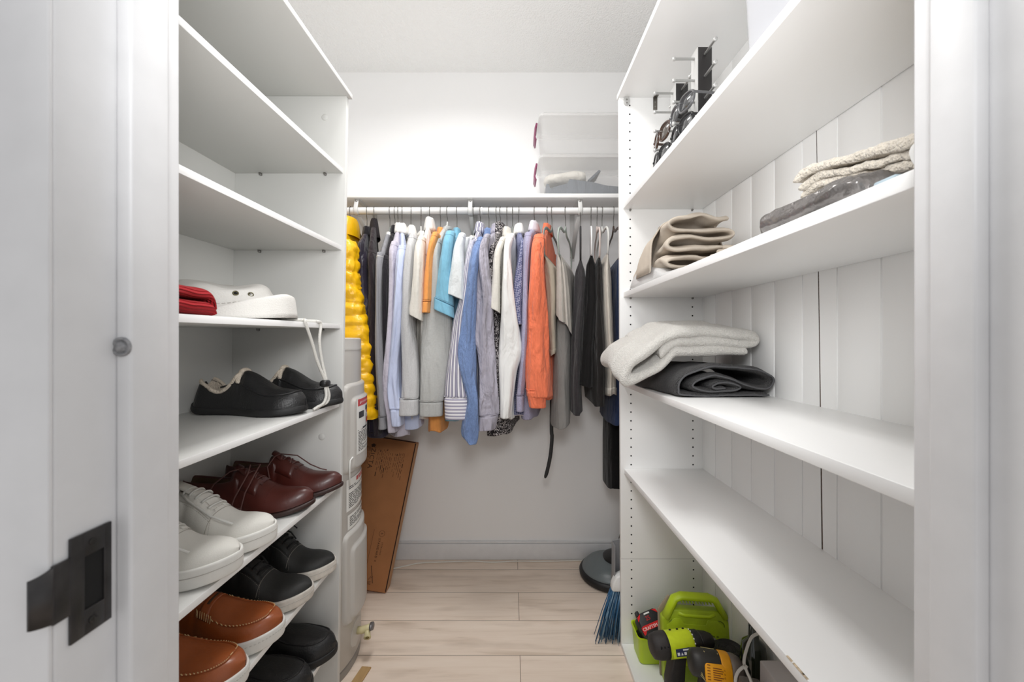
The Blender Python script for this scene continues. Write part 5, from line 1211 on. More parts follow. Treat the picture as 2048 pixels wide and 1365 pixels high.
t = empty('dustpan', (.405, 1.545, 0), (0, 0, 0), 'grey plastic dustpan standing on edge behind the broom', 'dustpan')
mb = MB(); prof = [(-.024, .004), (.10, .004), (.095, .35), (.02, .362), (-.020, .352)]
mb.prism(prof, 0, .004, frame((0, 0, 0), (1, 0, 0), (0, 0, 1), (0, -1, 0)), r=.0015)
mb.prism([(-.024, .004), (-.020, .352), (-.016, .352), (-.020, .004)], 0, .045, frame((0, 0, 0), (1, 0, 0), (0, 0, 1), (0, -1, 0)), r=.001)
mb.build('pan', DP, t)
MB().tube(crom([(.0, -.006, .06), (.004, -.014, .10), (.004, -.014, .16), (0, -.006, .20)], 4), .005, 8).build('handle_rib', DP, t)
mb = MB(); mb.tube([(-.003+.006*math.cos(a), -.0062, .165+.012*math.sin(a)) for a in [2*PI*k/16 for k in range(17)]], .0014, 6); mb.build('hang_loop', mat('loop_grey', (190, 190, 190), .4), t)
t = empty('broom', (.405, 1.500, 0), label='broom with stiff blue bristles and a white head beside the shelving unit', cat='broom')
mb = MB(); prof = [(-.034, .190), (-.032, .215), (-.018, .245), (.02, .262), (.06, .262), (.10, .24), (.10, .190)]
mb.prism(prof, -.018, .018, frame((0, 0, 0), (1, 0, 0), (0, 0, 1), (0, -1, 0)), r=.006); mb.build('broom_head', mat('broom_white', (222, 222, 220), .45), t)
MB().tube([(.04, 0, .25), (.05, .005, .5), (.065, .03, 1.05)], .0115, 12).build('handle', mat('handle_white', (214, 214, 212), .45), t)
rnd = random.Random(5); bb = MB(); bw = MB()
for k in range(230):
    x = rnd.uniform(-.033, .095); y = rnd.uniform(-.016, .016); sp = .55*(x-.04)-.012
    tip = Vector((x+sp*rnd.uniform(.5, 1.25)+rnd.gauss(0, .004), y*1.5+rnd.gauss(0, .005), rnd.uniform(.002, .014)))
    (bw if k % 5 == 0 else bb).tube([(x, y, .195), Vector((x, y, .195)).lerp(tip, .5)+Vector((.004*(1 if x > .04 else -1)*.6, 0, 0)), tip], [.0017, .0016, .0012], 4)
bb.build('bristle', mat('bristle_blue', (44, 92, 130), .6, var=.3, vscale=60), t); bw.build('bristle', mat('bristle_pale', (132, 160, 180), .6), t)
# ---------------------------------------------------------------- power tools and box on the bottom shelf
ZB = RZ[6]+.0006
LIME = mat('lime_plastic', (186, 212, 30), .38, var=.05, vscale=8); LIMED = mat('lime_plastic_worn', (166, 190, 30), .45, var=.22, vscale=22)
t = empty('tool_tray', (.51, 1.405, ZB), label='open lime green plastic tray holding a tape measure on the bottom shelf', cat='tool tray')
r0 = lambda z, g: rrect(-.079+g, .079-g, -.046+g*.7, .044-g*.7, z, .014, 4)
MB().loft([r0(0, .010), r0(.004, .006), r0(.084, .0005), r0(.088, -.0015), r0(.090, -.001), r0(.090, .002), r0(.084, .004), r0(.006, .010)], True, (True, True)).build('tray', LIME, t, sharp=35)
MB().loft([rrect(-.082, .082, -.049, .047, .0885, .015, 4), rrect(-.082, .082, -.049, .047, .0925, .015, 4), rrect(-.078, .078, -.045, .043, .0925, .013, 4), rrect(-.078, .078, -.045, .043, .0885, .013, 4), rrect(-.082, .082, -.049, .047, .0885, .015, 4)], True, (False, False)).build('rim', LIME, t, sharp=35)
# tape measure
TMR = mat('tape_red', (208, 30, 34), .35); TMB = mat('tape_black', (28, 28, 30), .5)
Mt = Matrix.Translation((.478, 1.388, ZB+.118)) @ Matrix.Rotation(math.radians(24), 4, 'Z') @ Matrix.Rotation(math.radians(38), 4, 'X') @ Matrix.Rotation(math.radians(-14), 4, 'Y') @ Matrix.Scale(1.12, 4)
t = empty('tape_measure', (.492, 1.395, ZB+.108), label='red and black tape measure lying tilted in the lime green tray', cat='tape measure'); O = Matrix.Translation(-Vector(t.location))
pl = [(-.038, -.020), (-.034, .026), (-.018, .034), (.030, .034), (.038, .024), (.038, -.022), (.022, -.034), (-.024, -.034)]
MB().prism(pl, -.020, .018, Mt, r=.004).build('case', TMB, t, M=O)
mb = MB().prism([(-.036, -.012), (-.030, -.010), (-.024, -.003), (.024, -.003), (.031, -.010), (.036, -.008), (.036, .006), (.028, .011), (-.028, .011), (-.036, .008)], .0182, .0190, Mt @ Matrix.Translation((.0, -.010, 0))); mb.build('name_band', TMR, t, M=O)
MB().prism([(.020, .032), (.034, .030), (.036, .018), (.030, .024)], .018, .0188, Mt).prism([(-.036, .014), (-.033, .026), (-.020, .032), (-.026, .022)], .018, .0188, Mt).build('corner_grip', TMR, t, M=O)
mb = MB(); text_into(mb, 'CRAFTSMAN', .0118, Mt @ Matrix.Translation((0, -.0062-.002, .0192)), depth=.0001); mb.build('lettering', LBL, t, M=O, recalc=False)
mb = MB(); text_into(mb, '25', .016, Mt @ Matrix.Translation((-.002, .015, .0184)), depth=.0001); mb.build('length_mark', TMR, t, M=O, recalc=False)
mb = MB(); mb.prism([(-.010, .026), (-.008, .030), (.010, .030), (.010, .026)], .0182, .0186, Mt); mb.build('foot_mark', LBL, t, M=O)
MB().prism([(-.006, -.005), (.006, -.005), (.004, .008), (-.004, .008)], -.008, .008, Mt @ Matrix.Translation((-.022, .036, 0)), r=.001).build('lock_button', TMB, t, M=O)
t = empty('screwdriver_bit_holder', (.455, 1.392, ZB+.05), label='black and red bit holder wedged under the tape measure', cat='bit holder')
MB().tube([(-.006, .03, .020), (.0, 0, .020), (.012, -.018, .022)], [.009, .012, .011], 12).build('grip', TMB, t); MB().tube([(.010, -.016, .0215), (.022, -.026, .022)], [.0085, .006], 10).build('tip', TMR, t)
# upright lime case with carry handle
Mc = Matrix.Translation((.590, 1.300, ZB)) @ Matrix.Rotation(math.radians(-6), 4, 'Z') @ Matrix.Rotation(math.radians(-8), 4, 'X')
Mf = Mc @ frame((.006, 0, 0), (1.07, 0, 0), (0, 0, .86), (0, -1, 0))
t = empty('tool_case', (.590, 1.300, ZB), label='lime green tool case standing upright with its carry handle on top', cat='tool case'); O = Matrix.Translation(-Vector(t.location))
hw = .098
MB().prism([(-hw, .004), (hw, .004), (hw, .225), (hw-.030, .262), (-hw+.030, .262), (-hw, .225)], -.008, .030, Mf, r=.005).build('case_shell', LIMED, t, M=O)
MB().prism([(-hw+.012, .02), (hw-.012, .02), (hw-.012, .205), (hw-.034, .232), (.035, .232), (.028, .214), (-.035, .214), (-.045, .232), (-hw+.034, .232), (-hw+.012, .205)], .030, .033, Mf, r=.0012).build('raised_panel', LIMED, t, M=O)
hd = [(-hw+.014, .222), (-.062, .297), (-.040, .306), (.048, .306), (.062, .299), (hw-.012, .238), (hw-.014, .225), (.060, .225), (.046, .236), (-.036, .236), (-.052, .222)]
mb = MB()
outer = [(-hw+.012, .228), (-.058, .296), (-.038, .306), (.044, .306), (.062, .298), (hw-.010, .240)]
mb.tube([Mf @ Vector((x, y, .020)) for x, y in outer], .0125, 10, flat=(1.35, .9)); mb.tube([Mf @ Vector((x, y, .020)) for x, y in [(-.050, .250), (-.030, .243), (.040, .243), (.056, .252)]], .0085, 10, flat=(1.7, .9))
mb.tube([Mf @ Vector((x, y, .020)) for x, y in [(-.074, .243), (-.048, .248)]], .010, 8); mb.tube([Mf @ Vector((x, y, .020)) for x, y in [(.054, .25), (.078, .25)]], .010, 8)
hn = mb.build('carry_handle', LIME, t, M=O)
mb = MB()
for k in range(10): mb.box((0, 0, 0), (.0022, .012, .022), .0006, M=Mf @ Matrix.Translation((-.038+.0095*k, .290, .019)))
mb.build('grip_rib', LIMED, hn, M=O)
mb = MB(); mb.tube([Mf @ Vector((.066+.016*math.cos(a), .215+.016*math.sin(a), .0305)) for a in [2*PI*k/24 for k in range(25)]], .0014, 5); mb.tube([Mf @ Vector((-.066+.011*math.cos(a), .212+.013*math.sin(a), .0305)) for a in [2*PI*k/24 for k in range(25)]], .0014, 5)
for k, x in enumerate([-.05+.011*i for i in range(11)]): mb.box((0, 0, 0), (.006, .004+.002*(k % 3), .001), M=Mf @ Matrix.Translation((x, .178, .0335)))
for k in range(4): mb.tube([Mf @ Vector((.035+.022*((j in (1, 2)) if k == 0 else (j in (1, 2)))-.011, .160+.022*(j in (2, 3)), .0338)) for j in (0, 1, 2, 3, 0)], .0008, 4)
mb.build('embossing', mat('lime_shadow', (104, 124, 20), .6), t, M=O)
MB().prism([(-hw-.004, .004), (-hw+.010, .004), (-hw+.010, .226), (-.062, .288), (-.070, .290), (-hw-.004, .236)], -.018, -.009, Mf, r=.002).build('back_rim', mat('clear_brown_plastic', (150, 136, 116), .35), t, M=O)
# cordless drill
def yrot(a): return Matrix.Rotation(a, 4, 'Y')
GRIP = mat('drill_grip', (46, 42, 41), .6, bump=.2, bscale=500); DRL = mat('drill_lime', (196, 214, 34), .38, var=.12, vscale=40)
Md = Matrix.Translation((.505, 1.190, ZB+.206)) @ Matrix.Rotation(math.radians(4), 4, 'Z') @ yrot(math.radians(-3))
Ml = Md @ Matrix.Rotation(PI/2, 4, 'Y')
t = empty('cordless_drill', (.505, 1.190, ZB), label='lime green and black cordless drill standing in front of the green case', cat='drill'); O = Matrix.Translation(-Vector(t.location))
def lz(prof, n=40): m_ = MB().lathe(prof, n=n); m_.v = [Ml @ v for v in m_.v]; return m_
lz([(.001, -.096), (.020, -.096), (.031, -.090), (.0355, -.074), (.0365, -.056), (.036, -.048)]).build('motor_cap', GRIP, t, M=O)
lz([(.0352, -.052), (.0358, -.046), (.0358, .018), (.0345, .024), (.032, .028)]).build('motor_housing', DRL, t, M=O)
lz([(.030, .024), (.0315, .030), (.0305, .048), (.029, .052)], 12).build('clutch_ring', BLACKP, t, M=O)
lz([(.027, .050), (.0275, .056), (.024, .076), (.017, .092), (.010, .096), (.004, .097)]).build('chuck', mat('chuck_black', (40, 38, 37), .4, .3), t, M=O)
lz([(.0035, .090), (.0035, .104), (.001, .106)], 10).build('chuck_tip', STEEL, t, M=O)
mb = MB()
for k in range(10):
    a = math.radians(-200+20*k); p = Ml @ Vector((.0322*math.cos(a), .0322*math.sin(a), .0275)); mb.box((0, 0, 0), (.0035, .0035, .0035), .0006, M=Matrix.Translation(p))
mb.build('clutch_mark', LBL, t, M=O)
mb = MB(); mb.prism([(-.044, -.026), (.016, -.026), (.018, .002), (-.042, .0)], .0320, .0355, Md @ Matrix.Rotation(-.42, 4, 'X') @ frame((0, 0, 0), (1, 0, 0), (0, 0, 1), (0, -1, 0)), r=.001); mb.build('plate_surround', DRL, t, M=O)
pl_ = MB().prism([(-.036, -.022), (.009, -.022), (.011, -.002), (-.035, -.004)], .0356, .0362, Md @ Matrix.Rotation(-.42, 4, 'X') @ frame((0, 0, 0), (1, 0, 0), (0, 0, 1), (0, -1, 0))).build('rating_plate', mat('plate_navy', (50, 54, 86), .4), t, M=O)
mb = MB(); Mp = Md @ Matrix.Rotation(-.42, 4, 'X') @ frame((0, 0, 0), (1, 0, 0), (0, 0, 1), (0, -1, 0))
for k in range(4): mb.prism([(-.032+.010*k, -.019), (-.025+.010*k, -.019), (-.0285+.010*k, -.012)] if k % 2 else [(-.032+.010*k, -.019), (-.025+.010*k, -.019), (-.025+.010*k, -.012), (-.032+.010*k, -.012)], .0362, .0365, Mp)
mb.box2((-.014, -.0085, .0362), (.008, -.005, .0365), 0); mb.v = mb.v[:-8]+[Mp @ v for v in mb.v[-8:]]
mb.build('plate_print', LBL, pl_, M=O)
mb = MB()
for x, a in ((-.030, .4), (-.008, .5), (.010, .5)):
    p = Ml @ Vector((-.0352, .010, x)); mb.box((0, 0, 0), (.006, .004, .0036), .0005, M=Matrix.Translation(p))
for k in range(3):
    p = Md @ Vector((-.075+.010*k, -.0305, .016)); mb.box((0, 0, 0), (.0045, .004, .007), .0005, M=Matrix.Translation(p))
mb.build('screw_recess', DARK, t, M=O)
hp = [(-.026, -.028), (.018, -.030), (.012, -.060), (.006, -.12), (.010, -.150), (-.046, -.150), (-.044, -.10), (-.034, -.06)]
MB().prism(hp, -.018, .018, Md @ frame((-.010, 0, 0), (1, 0, 0), (0, 0, 1), (0, -1, 0)), r=.007, seg=3).build('pistol_grip', GRIP, t, M=O)
MB().prism([(.006, -.036), (.020, -.040), (.016, -.066), (.004, -.062)], -.008, .008, Md @ frame((0, 0, 0), (1, 0, 0), (0, 0, 1), (0, -1, 0)), r=.002).build('trigger', DRL, t, M=O)
MB().box2((.452, 1.158, ZB), (.535, 1.222, ZB+.058), .008).build('battery', LIMED, t, M=O)
# impact driver
YEL = mat('impact_yellow', (244, 168, 22), .4, var=.08, vscale=40); IBK = mat('impact_black', (40, 38, 36), .5); IGY = mat('impact_grey', (124, 116, 110), .4, .4)
Md = Matrix.Translation((.549, 1.085, ZB+.226)) @ Matrix.Rotation(math.radians(-8), 4, 'Z') @ yrot(math.radians(4)); Ml = Md @ Matrix.Rotation(PI/2, 4, 'Y'); Mp = Md @ Matrix.Rotation(-.45, 4, 'X') @ frame((0, 0, 0), (1, 0, 0), (0, 0, 1), (0, -1, 0))
t = empty('impact_driver', (.545, 1.085, ZB), label='yellow and black impact driver standing in front of the lime green drill', cat='impact driver'); O = Matrix.Translation(-Vector(t.location))
def lz(prof, n=40): m_ = MB().lathe(prof, n=n); m_.v = [Ml @ v for v in m_.v]; return m_
lz([(.001, -.066), (.022, -.065), (.031, -.058), (.034, -.040), (.0345, .012), (.034, .016)]).build('motor_cap', IBK, t, M=O)
lz([(.0346, .008), (.0356, .012), (.0356, .030), (.034, .034)]).build('gear_collar', YEL, t, M=O)
lz([(.0335, .031), (.0335, .048), (.028, .062), (.020, .070)]).build('nose_housing', IGY, t, M=O)
lz([(.020, .069), (.0215, .073), (.019, .082), (.012, .086), (.009, .098), (.011, .101), (.010, .108), (.001, .109)]).build('bit_collar', IBK, t, M=O)
MB().prism([(-.034, -.034), (.034, -.034), (.034, .004), (.012, .006), (.010, .010), (-.032, .008), (-.036, .002)], .026, .0362, Mp, r=.003).build('side_panel', YEL, t, M=O)
mb = MB()
for k in range(6): mb.box((0, 0, 0), (.0075, .0014, .0008), M=Mp @ Matrix.Translation((-.0265, -.026+.0062*k, .0365)))
for k in range(6):
    w_ = (.022, .026, .024, .018, .026, .02)[k]; mb.box((0, 0, 0), (w_, .0016, .0006), M=Mp @ Matrix.Translation((-.016+w_/2, .0-.0048*k, .0365)))
for k in range(3): mb.tube([Mp @ Vector((.013+.0016*math.cos(a), -.002-.008*k+.0016*math.sin(a), .0366)) for a in [2*PI*j/10 for j in range(11)]], .0003, 4)
mb.build('side_print', mat('panel_print', (120, 60, 12), .6), t, M=O)
mb = MB()
for k in range(5):
    mb.tube([Mp @ Vector((-.060+.0042*k*.9, .010-.008*k, .0215+.001*k)), Mp @ Vector((-.050+.0042*k*.9, .000-.008*k, .0275+.001*k)), Mp @ Vector((-.046+.003*k, -.008-.007*k, .0295))], .0008, 5)
mb.build('vent_line', mat('vent_cream', (190, 176, 120), .6), t, M=O)
mb = MB(); mb.tube([Ml @ Vector((-.0352*math.cos(a), .0352*math.sin(a), z)) for a, z in ((-.15, -.030), (.75, -.030), (.80, -.026), (.80, .0), (.75, .004), (-.15, .004))], .0010, 6); mb.build('cap_outline', mat('vent_cream', (0, 0, 0)), t, M=O)
MB().prism([(-.034, -.030), (.020, -.034), (.010, -.07), (.004, -.165), (-.040, -.165), (-.038, -.08)], -.017, .017, Md @ frame((.0, 0, 0), (1, 0, 0), (0, 0, 1), (0, -1, 0)), r=.007, seg=3).build('pistol_grip', IBK, t, M=O)
MB().prism([(.006, -.036), (.036, -.034), (.034, -.050), (.020, -.056), (.020, -.10), (.008, -.165), (.000, -.165), (.006, -.08)], -.0178, .0178, Md @ frame((0, 0, 0), (1, 0, 0), (0, 0, 1), (0, -1, 0)), r=.004).build('grip_front', YEL, t, M=O)
MB().prism([(.010, -.058), (.024, -.060), (.022, -.088), (.008, -.084)], -.007, .007, Md @ frame((0, 0, 0), (1, 0, 0), (0, 0, 1), (0, -1, 0)), r=.002).build('trigger', BLACKP, t, M=O)
MB().box2((.488, 1.050, ZB), (.575, 1.120, ZB+.066), .008).build('battery', IBK, t, M=O)
# black strapping roll
t = empty('webbing_roll', (.646, 1.190, ZB), label='wide black coil of strapping standing behind the two drills', cat='roll'); rnd = random.Random(2)
mb = MB()
rings = []
for k in range(0, 9):
    r_ = .047-.0046*k; rings += [[(r_*math.cos(a), r_*math.sin(a)*.98, .183+.003*math.sin(3*a+k)*.5) for a in [2*PI*j/48 for j in range(48)]], [((r_-.0022)*math.cos(a), (r_-.0022)*math.sin(a), .186+.002*math.sin(2*a+k)) for a in [2*PI*j/48 for j in range(48)]], [((r_-.0046)*math.cos(a), (r_-.0046)*math.sin(a), .182) for a in [2*PI*j/48 for j in range(48)]]]
base = [[((.047+.001*math.sin(z*200))*math.cos(a), (.047+.001*math.sin(z*200))*math.sin(a), z) for a in [2*PI*j/48 for j in range(48)]] for z in [0.0, .01, .03, .05, .07, .09, .11, .13, .15, .17, .180]]
mb.loft(base+rings).build('coil', mat('black_webbing', (34, 34, 36), .38, bump=.3, bscale=300), t)
# grey charger block and its white cord, dark green bottle, pale picture box
tag(MB().box((0, 0, 0), (.050, .035, .030), .004, M=Matrix.Translation((.590, .985, ZB+.250)) @ Matrix.Rotation(.2, 4, 'Y')).box((.0, 0, 0), (.046, .030, .25), .004, M=Matrix.Translation((.596, .987, ZB+.1255))).build('charger_block', mat('charger_grey', (98, 94, 90), .5), subsurf=0), 'grey charger block with a white cord looped round it', 'charger')
c = crom([P(1516, 1268, 1.02), P(1503, 1276, 1.01), P(1493, 1300, .99), P(1488, 1325, .965), P(1494, 1345, .962), P(1502, 1364, .965), P(1508, 1400, .97)], 6)
c2 = crom([P(1486, 1335, .955), P(1476, 1345, .96), P(1471, 1362, .965), P(1474, 1395, .97)], 6)
MBc = MB().tube(c, .0035, 8).tube(c2, .0035, 8).tube([P(1485, 1333, .958), P(1490, 1338, .955), P(1493, 1332, .958)], .004, 8)
tag(MBc.build('power_lead', mat('cord_pale_grey', (196, 194, 188), .5)), 'pale grey cord looping up beside the coil and round the charger block', 'cord')
t = tag(MB().lathe([(.001, 0), (.030, .001), (.034, .006), (.034, .24), (.028, .285), (.013, .300), (.012, .335), (.001, .336)], (.655, 1.085, ZB), 32).build('bottle', mat('dark_green_glass', (28, 36, 24), .12, coat=.5)), 'dark green bottle standing between the coil and the pale box', 'bottle')
PALE = mat('pale_grey_box', (186, 182, 182), .5, var=.05)
t = empty('picture_frame', (.655, .95, ZB), label='pale grey framed panel standing on edge under the lower empty shelf', cat='picture frame')
MB().box2((-.030, -.030, 0), (.034, .060, .300), .003).build('frame_back', PALE, t)
MB().prism([(-.036, 0), (.036, 0), (.036, .306), (-.036, .306)], -.006, .006, frame((0, -.036, 0), (1, 0, 0), (0, 0, 1), (0, -1, 0)), r=.003).build('moulding', mat('moulding_silver', (176, 172, 174), .35, .3), t)
MB().box2((-.026, -.0435, .010), (.026, -.0425, .296)).build('picture_panel', mat('panel_grey', (150, 146, 152), .4), t)
# ---------------------------------------------------------------- towels on the fourth shelf
TER = mat('charcoal_terry', (42, 40, 41), 1.0, bdist=.010, bump=1.0, bscale=420, var=.22, vscale=260, spec=.05, sheen=.3)
TERE = mat('charcoal_hem', (92, 92, 94), .95, bump=.5, bscale=500, spec=.05)
TEW = mat('white_terry', (222, 219, 213), 1.0, bdist=.006, bump=1.0, bscale=330, var=.07, vscale=160, spec=.05, sheen=.3)
ZT = RZ[4]+.0008
def band(mb, path, th, y0, y1, n=20, mi=0, noise=.0, sc=25, edge=None, seed=0, skew=None):
    """A folded sheet: centre line path [(x,z)] of thickness th swept from y0 to y1 with rounded ends."""
    rings = []; pts = [Vector((a, 0, b)) for a, b in path]
    offs = []
    for i, p in enumerate(pts):
        t = (pts[min(i+1, len(pts)-1)]-pts[max(i-1, 0)]).normalized(); offs.append(Vector((-t.z, 0, t.x)))
    for j in range(n+1):
        q = j/n; e = min(1.0, min(q, 1-q)*n/1.5); k = .35+.65*math.sqrt(max(0, 1-(1-e)**2)); y = y0+(y1-y0)*q
        r = [p+o*th*.5*k for p, o in zip(pts, offs)]+[p-o*th*.5*k for p, o in zip(pts[::-1], offs[::-1])]
        out = []
        for p in r:
            v = Vector((p.x, y, p.z))
            if skew: v = skew(v, q)
            if noise: v += Vector((nz(v.x+seed, v.y, v.z, sc), nz(v.y, v.z+seed, v.x, sc), nz(v.z, v.x, v.y+seed, sc)))*noise
            out.append(v)
        rings.append(out)
    o0 = len(mb.v); m_ = len(rings[0]); mb.loft(rings, True, (False, False), mi); h_ = m_//2
    for base in (o0, o0+(len(rings)-1)*m_):
        for i in range(h_-1):
            mb.f.append([base+i, base+i+1, base+m_-2-i, base+m_-1-i]); mb.m.append(mi); mb.sm.append(True); mb.uv.append(None)
    return rings
def c2(pts, k=6):
    return [(p.x, p.z) for p in crom([(a, 0, b) for a, b in pts], k)]
t = empty('towel', (.55, 1.2, ZT), label='charcoal towel folded with its spiral end showing, under the white towel', cat='towel'); O = Matrix.Translation(-Vector(t.location))
x0, x1 = .424, .684; z = ZT
path = c2([(x1-.01, z+.006), (.56, z+.005), (.45, z+.006), (x0+.012, z+.020), (x0+.016, z+.040), (x0+.040, z+.062), (x0+.09, z+.078), (.56, z+.080), (.64, z+.072), (x1-.006, z+.054), (x1-.002, z+.036), (x1-.016, z+.024), (.62, z+.028), (.57, z+.048), (.53, z+.056), (.49, z+.044), (.475, z+.027), (.50, z+.018), (.56, z+.016), (.60, z+.024), (.575, z+.036), (.545, z+.038), (.525, z+.030), (.535, z+.023), (.56, z+.023)], 5)
sk = lambda v, q: Vector((v.x-(.030*q if v.x < .5 else 0), v.y, ZT+max(.0015, (v.z-ZT)*(1-.10*q))))
mb = MB(); rg = band(mb, path, .0155, 1.050, 1.345, 26, 0, .0035, 22, skew=sk)
mb.build('towel_roll', TER, t, 1, M=O)
mb = MB(); n = len(path); mid = [(rg[0][i]+rg[0][2*n-1-i])/2+Vector((0, -.0015, 0)) for i in range(n)]
mb.tube(mid, .0026, 6); mb.build('hem_edge', TERE, t, M=O)
# white towel, laid over and drooping over the front edge
t = empty('towel', (.5, 1.24, ZT+.09), label='thick white towel folded on top of the charcoal towel, drooping over the shelf edge', cat='towel'); O = Matrix.Translation(-Vector(t.location))
def wskew(v, q):
    d = max(0, .43-v.x); drop = .55*d*(1-.35*q)+ (0.10*d if q < .3 else 0)
    return Vector((v.x, v.y, v.z-drop+.016*math.sin(q*PI)+(.012 if v.x > .44 else 0)))
zt = ZT+.100
path = c2([(.640, zt+.006), (.52, zt+.006), (.43, zt+.004), (.36, zt+.000), (.318, zt+.010), (.312, zt+.034), (.335, zt+.052), (.42, zt+.056), (.52, zt+.054), (.62, zt+.050), (.664, zt+.038), (.662, zt+.024), (.62, zt+.026), (.50, zt+.030), (.40, zt+.029)], 5)
mb = MB(); band(mb, path, .029, 1.085, 1.375, 28, 0, .010, 14, skew=wskew, seed=4); band(mb, c2([(.60, zt+.070), (.50, zt+.074), (.42, zt+.070), (.38, zt+.060)], 5), .016, 1.18, 1.37, 20, 0, .010, 14, skew=wskew, seed=9)
mb.build('towel_fold', TEW, t, 1, M=O)
# ---------------------------------------------------------------- third shelf: khaki pile, grey cloth, silver packet, fleece
Z3 = RZ[3]+.0008
KH = mat('khaki_drill', (200, 189, 175), .95, bump=.25, bscale=450, var=.05, vscale=40, spec=.1)
t = empty('folded_trousers', (.53, 1.22, Z3+.03), label='pile of rumpled khaki trousers folded on the grey cloth', cat='trousers'); O = Matrix.Translation(-Vector(t.location))
def kskew(v, q): return Vector((v.x+.05*q*(v.z-Z3)*2, v.y, v.z-.16*max(0, q-.35)**1.2*min(1, (v.z-Z3)/.12)-.03*max(0, .15-q)))
z = Z3+.036
path = c2([(.66, z), (.55, z+.000), (.46, z+.004), (.438, z+.018), (.47, z+.030), (.57, z+.030), (.625, z+.036), (.63, z+.050), (.58, z+.056), (.47, z+.052), (.442, z+.066), (.465, z+.082), (.56, z+.078), (.618, z+.086), (.612, z+.104), (.55, z+.102), (.47, z+.100), (.446, z+.118), (.475, z+.140), (.53, z+.146), (.575, z+.132), (.61, z+.138)], 4)
mb = MB(); band(mb, path, .013, 1.125, 1.345, 24, 0, .012, 17, skew=kskew, seed=1)
mb.build('folded_stack', KH, t, 1, M=O)
mb = MB()   # outer leg wrapped over the far end of the pile
rings = []
for i in range(15):
    q = i/14; y = 1.205+.165*q; top = z+.158-.128*q**1.6; r = []
    for k in range(26):
        a = PI*k/25; xx = .53-.108*math.cos(a)*(1.0+.08*math.sin(q*3)); zz = z-.008+(top-z+.008)*abs(math.sin(a))**.55
        p = Vector((xx+.05*(zz-Z3)*q, y, zz)); p += Vector((nz(p.x, p.y, 4, 22), nz(p.y, p.z, 2, 22)*.6, nz(p.z, p.x, 7, 22)))*.010; r.append(p)
    rings.append(r)
mb.loft(rings, False, (False, False)); q = mb.build('outer_leg', KH, t, 1, M=O); md = q.modifiers.new('thick', 'SOLIDIFY'); md.thickness = .004; md.offset = 1
mb = MB(); mb.tube([rings[i][6]+Vector((-.003, 0, .003)) for i in range(15)], .0012, 5); mb.build('side_seam', mat('khaki_seam', (150, 140, 128), .9), t, M=O)
mb = MB()
for k in range(3):
    c = crom([(.60-.02*k, 1.13, z+.05-.014*k), (.63, 1.10-.012*k, z+.036-.008*k), (.665, 1.09-.015*k, z+.012-.004*k)], 5); mb.tube(c, [.012]*(len(c)-1)+[.006], 10, flat=(1.8, .8))
mb.warp(lambda v: Vector((v.x, v.y, max(v.z, Z3+.004)))).build('hanging_cuff', KH, t, 1, M=O)
t = empty('folded_cloth', (.54, 1.24, Z3), label='pale grey cloth lying flat under the khaki trousers', cat='cloth'); O = Matrix.Translation(-Vector(t.location))
LG = mat('pale_grey_knit', (206, 205, 204), .95, bump=.4, bscale=350, var=.05)
path = c2([(.66, Z3+.005), (.50, Z3+.005), (.425, Z3+.006), (.417, Z3+.014), (.44, Z3+.021), (.54, Z3+.022), (.66, Z3+.021)], 5)
mb = MB(); band(mb, path, .0085, 1.06, 1.40, 20, 0, .004, 18, skew=lambda v, q: Vector((v.x+(.045*(1-q)**2 if v.x < .5 else 0), v.y, max(Z3+.0008, v.z+(.040*math.sin(PI*max(0, min(1, (q-.3)/.68)))*max(0, min(1, (.56-v.x)/.08)) if v.z > Z3+.012 else 0)))), seed=3); mb.build('cloth_fold', LG, t, 1, M=O)
SIL = mat('silver_film', (128, 124, 122), .22, .55, bump=1.0, bscale=60, var=.25, vscale=30)
t = empty('packaged_cover', (.52, .60, Z3), label='grey cover in shiny plastic film lying flat below the cream fleece blanket', cat='packet')
mb = MB(); cushion(mb, (0, 0, .022), (.205, .225, .044), 40, .42, lump=.006, sc=60, seed=1)
mb.warp(lambda v: Vector((v.x, v.y, max(v.z, .0008)+.0022*nz(v.x*1.4, v.y*.7, v.z, 130)*(1 if v.z > .004 else 0)))).build('film_packet', SIL, t)
t = empty('fleece_blanket', (.57, .54, Z3+.045), label='cream sherpa fleece blanket folded in thick layers on the upper towel shelf', cat='blanket'); O = Matrix.Translation(-Vector(t.location))
FLC = mat('cream_sherpa', (226, 217, 202), 1.0, bdist=.006, bump=1.0, bscale=230, var=.10, vscale=120, spec=.05, sheen=.4)
def bskew(v, q):   # q runs from the far end towards the door; the far end rests on the packet
    far = max(0, .14-q)/.14
    return Vector((v.x+.010*math.sin(q*4), v.y, v.z+.23*(v.y-.44)-.016*far**1.5))
zf = 1.322
for k, (xf, th, dz, yend) in enumerate(((.506, .0120, 0, .700), (.496, .0125, .0135, .690), (.490, .0125, .0255, .686), (.485, .0145, .0395, .694))):
    m_ = MB(); band(m_, c2([(.690, zf+dz), (.62, zf+dz+.001), (.55, zf+dz), (xf, zf+dz-(.004 if k == 0 else .002))], 7), th, yend, .400, 56, 0, .0045, 30, skew=bskew, seed=k*5)
    m_.warp(lambda v: v+Vector((nz(v.x, v.y, v.z, 240), nz(v.y, v.z, v.x, 240), nz(v.z, v.x, v.y, 240)))*.0030)
    m_.build('blanket_fold', FLC, t, 1, M=O)
t = empty('white_bag', (.457, .412, Z3), label='white crumpled cloth bag beside the fleece blanket at the door frame', cat='bag')
mb = MB(); cushion(mb, (0, 0, .022), (.052, .056, .044), 16, .6, lump=.010, sc=40, seed=5); mb.warp(lambda v: Vector((v.x, v.y, max(v.z, .0008)))).build('bag_body', F_WSH, t, 1)
